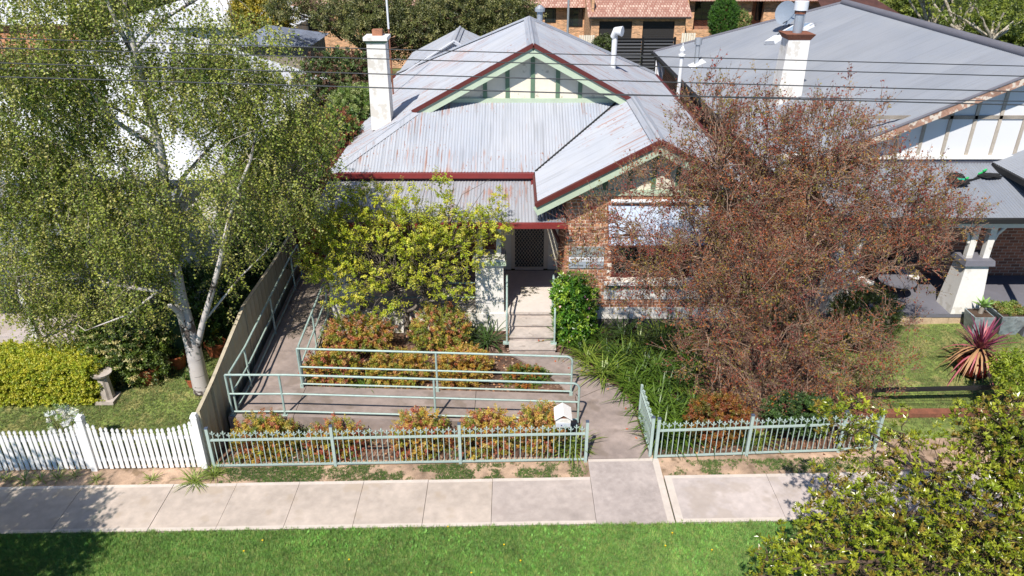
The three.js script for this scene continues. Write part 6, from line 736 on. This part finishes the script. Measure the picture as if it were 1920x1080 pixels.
// background trees
function bgTree(name, label, px, py, z, r, n, cols, { trunk = M.bark, leaf = 0.16, extra = [], group = 'trees behind the houses', inner = 0.5, up = 0.3 } = {}) {
  const c = onZ(px, py, z), B = V(c.x, G(c.x, z), z), t = thing(name, label, 'tree', B, group), W = new Local(t), fk = V(c.x, lerp(B.y, c.y, 0.45), z); W.limb(B.clone().add(V(0, -0.2, 0)), fk, 0.12 + r[1] * 0.05, 0.1 + r[1] * 0.03, { sides: 7, wob: 0.04 }); const bl = [[c.x, c.y, c.z, ...r], ...extra.map((e) => [c.x + e[0], c.y + e[1], c.z + e[2], e[3], e[4], e[5]])]; for (const e of spots(bl, 26, 0.4)) W.limb(fk, e.p, 0.08, 0.02, { sides: 5 }); W.S.put('trunk', trunk, t);
  crown(t, bl, n, null, LEAF, cols, { variants: [sprig({ leaves: 14, len: leaf * 3, leaf, wid: leaf * 0.62, open: 0.9, twig: 0, forks: 2 })], up, inner }); return t; }
{ const z = -26, c = onZ(790, 40, z), B = V(onZ(692, 150, z).x, G(-4, z), z), t = thing('spreading_tree', 'large dark spreading tree with pale new leaves behind the white chimney', 'tree', B, 'trees behind the houses'), W = new Local(t), fk = onZ(688, 95, z); W.limb(B.clone().add(V(0, -0.2, 0)), fk, 0.36, 0.28, { sides: 9, wob: 0.03 }); const arm = [[640, 55, z], [600, 20, z], [560, -20, z - 1]].map((a) => onZ(...a)); let p = fk; for (const q of arm) { W.limb(p, q, 0.2, 0.16, { sides: 7, wob: 0.02 }); p = q; } W.limb(fk, onZ(695, -30, z), 0.22, 0.15, { sides: 8 }); W.limb(fk, onZ(860, 40, z), 0.14, 0.06, { sides: 7 }); W.limb(fk, onZ(960, 30, z), 0.12, 0.04, { sides: 7 });
  const bl = (x, y, zz, a, b, d) => { const q = onZ(x, y, zz); return [q.x, q.y, q.z, a, b, d]; }; const blobs = [bl(640, 30, z, 1.4, 0.8, 1.2), bl(720, 20, z, 1.6, 0.9, 1.4), bl(790, 50, z + 0.5, 1.4, 0.9, 1.3), bl(860, 20, z, 1.6, 0.9, 1.4), bl(950, 20, z, 1.5, 0.8, 1.2), bl(900, 60, z + 0.4, 0.9, 0.5, 0.9), bl(680, 60, z + 1, 0.9, 0.6, 0.8), bl(980, 50, z, 0.6, 0.5, 0.6), bl(760, 95, z - 0.5, 0.8, 0.5, 0.8), bl(540, 10, z, 1, 0.6, 1)]; for (const e of spots(blobs, 60, 0.3)) W.limb(fk.clone().lerp(e.p, 0.3), e.p, 0.05, 0.015, { sides: 4 }); W.S.put('trunk', M.brown, t);
  crown(t, blobs, 4200, null, LEAF, [0x6f7836, 0x8a8e4c, 0x545e24, 0x9c9a60, 0x444e1e], { variants: [0, 1].map(() => sprig({ leaves: 14, len: 0.35, leaf: 0.1, wid: 0.06, twig: 0, forks: 2 })), inner: 0.3 }); }
bgTree('golden_tree', 'golden-yellow flowering tree behind the dark carport', 490, 30, -34, [1.6, 1.6, 1.4], 1500, [0xb8a428, 0xc4b43a, 0x8a8c28, 0xa89a20], { leaf: 0.13 });
{ const c = onZ(1358, 32, -46), t = bush('round_conifer', 'clipped bright green rounded conifer in front of the brick terrace', 'shrub', V(c.x, c.y - 0.2, -46), [1.0, 1.55, 1.0], 1700, sprig({ leaves: 20, len: 0.2, leaf: 0.1, wid: 0.035, twig: 0, open: 0.6 }), [0x4a7a1c, 0x5a8a22, 0x3c681a], { inner: 0.8, up: 0.6 }); }
bush('garden_shrub', 'loose olive shrub beside the rounded conifer', 'shrub', onZ(1388, 45, -46), [0.7, 0.9, 0.7], 500, sprig({ leaves: 14, len: 0.2, leaf: 0.1, wid: 0.05, twig: 0 }), [0x6a7c34, 0x86944a]);
bush('garden_shrub', 'green shrub in the lane left of the slat gates', 'shrub', onZ(1135, 88, -34), [0.7, 0.6, 0.6], 400, sprig({ leaves: 14, len: 0.2, leaf: 0.1, wid: 0.05, twig: 0 }), [0x4a5a24, 0x5c6c30]);
bush('garden_shrub', 'leafy shrub with pale blooms in the yard left of the chimney', 'shrub', onZ(670, 205, -12.5), [0.9, 0.7, 0.9], 700, sprig({ leaves: 14, len: 0.16, leaf: 0.08, wid: 0.045, twig: 0 }), [0x5a7a26, 0x7c9440, 0xa4b070]);
bush('garden_shrub', 'green shrub hugging the side wall below the left eave', 'shrub', onZ(628, 268, -9.5), [0.7, 0.9, 1.0], 800, sprig({ leaves: 14, len: 0.16, leaf: 0.08, wid: 0.045, twig: 0 }), [0x4f6e22, 0x66842c, 0x9a5a3c]);
bush('garden_shrub', 'dark red-green shrub in the shady yard behind the mast', 'shrub', onZ(640, 150, -17), [1.6, 1.0, 1.4], 800, sprig({ leaves: 14, len: 0.2, leaf: 0.1, wid: 0.06, twig: 0 }), [0x4c6428, 0x5a7030, 0x6a4a30]);
const GB = [0x5f7428, 0x73863a, 0x4a5c20, 0x84924a];
[[-40, 20, -60, [4, 3, 3], 'dense green tree behind the orange brick house'], [120, 0, -62, [4, 3, 3], 'broad green tree above the parked cars'], [250, 5, -58, [3.5, 2.6, 3], 'pale olive tree behind the white-walled house'], [420, -15, -60, [3.5, 3, 3], 'tall green tree behind the pale hip roof'], [560, -20, -62, [4, 3, 3], 'green tree behind the tan brick house'], [700, -15, -62, [4, 3, 3], 'dark green tree beyond the spreading tree'], [860, -10, -58, [4, 3, 3], 'olive tree beyond the cottage ridge'], [980, -20, -66, [3.5, 3, 3], 'small olive tree left of the tiled roof']].forEach(([px, py, z, r, lab]) => bgTree('garden_tree', lab, px, py, z, r, 1500, GB, { leaf: 0.26 }));
// pale-trunked trees behind the grey roof
[[1745, 55, -34, 'multi-stemmed pale-barked tree behind the grey ridge'], [1800, 60, -32, 'leaning pale-barked tree beside the lopped one'], [1858, 75, -28, 'lopped pale-barked tree with bare cut limbs']].forEach(([px, py, z, lab], i) => { const b = onZ(px, py + 40, z), B = V(b.x, G(b.x, z), z), t = thing('pale_tree', lab, 'tree', B, 'pale-barked trees behind the grey roof'), W = new Local(t), base = B.clone().add(V(0, -0.2, 0)), fk = onZ(px, py, z); W.limb(base, fk, 0.2, 0.15, { sides: 8, wob: 0.04 }); const tips = []; for (let k = 0; k < 7; k++) { const e = onZ(px + (k - 3) * 26 + rr(-8, 8), i === 2 ? rr(0, 40) : rr(-90, -30), z + rr(-1, 1)); W.limb(fk, e, 0.09, 0.045, { sides: 6, wob: 0.06 }); tips.push(e); } W.S.put('trunk', M.barkPale, t); crown(t, tips.map((e) => [e.x, e.y, e.z, 0.9, 0.7, 0.9]), i === 2 ? 260 : 900, null, LEAF, [0x7c8c2a, 0x94a038, 0x5a6c20], { variants: [sprig({ leaves: 12, len: 0.35, leaf: 0.14, wid: 0.08, twig: 0 })] }); });
[[1640, -10, -58, [4, 2.5, 3], 'tree above the brown tiled roof'], [1740, 20, -48, [3, 2.2, 2.5], 'yellow-green tree behind the pale trunks'], [1850, 10, -52, [3.5, 2.6, 3], 'leafy green tree behind the lopped tree'], [1960, 30, -46, [3, 2.6, 3], 'green tree at the far end of the grey roof']].forEach(([px, py, z, r, lab]) => bgTree('garden_tree', lab, px, py, z, r, 1300, [0x7c8c2a, 0x8c9a3a, 0x5c6e22, 0x6a7a30], { leaf: 0.22 }));
renderer.render(scene, camera);
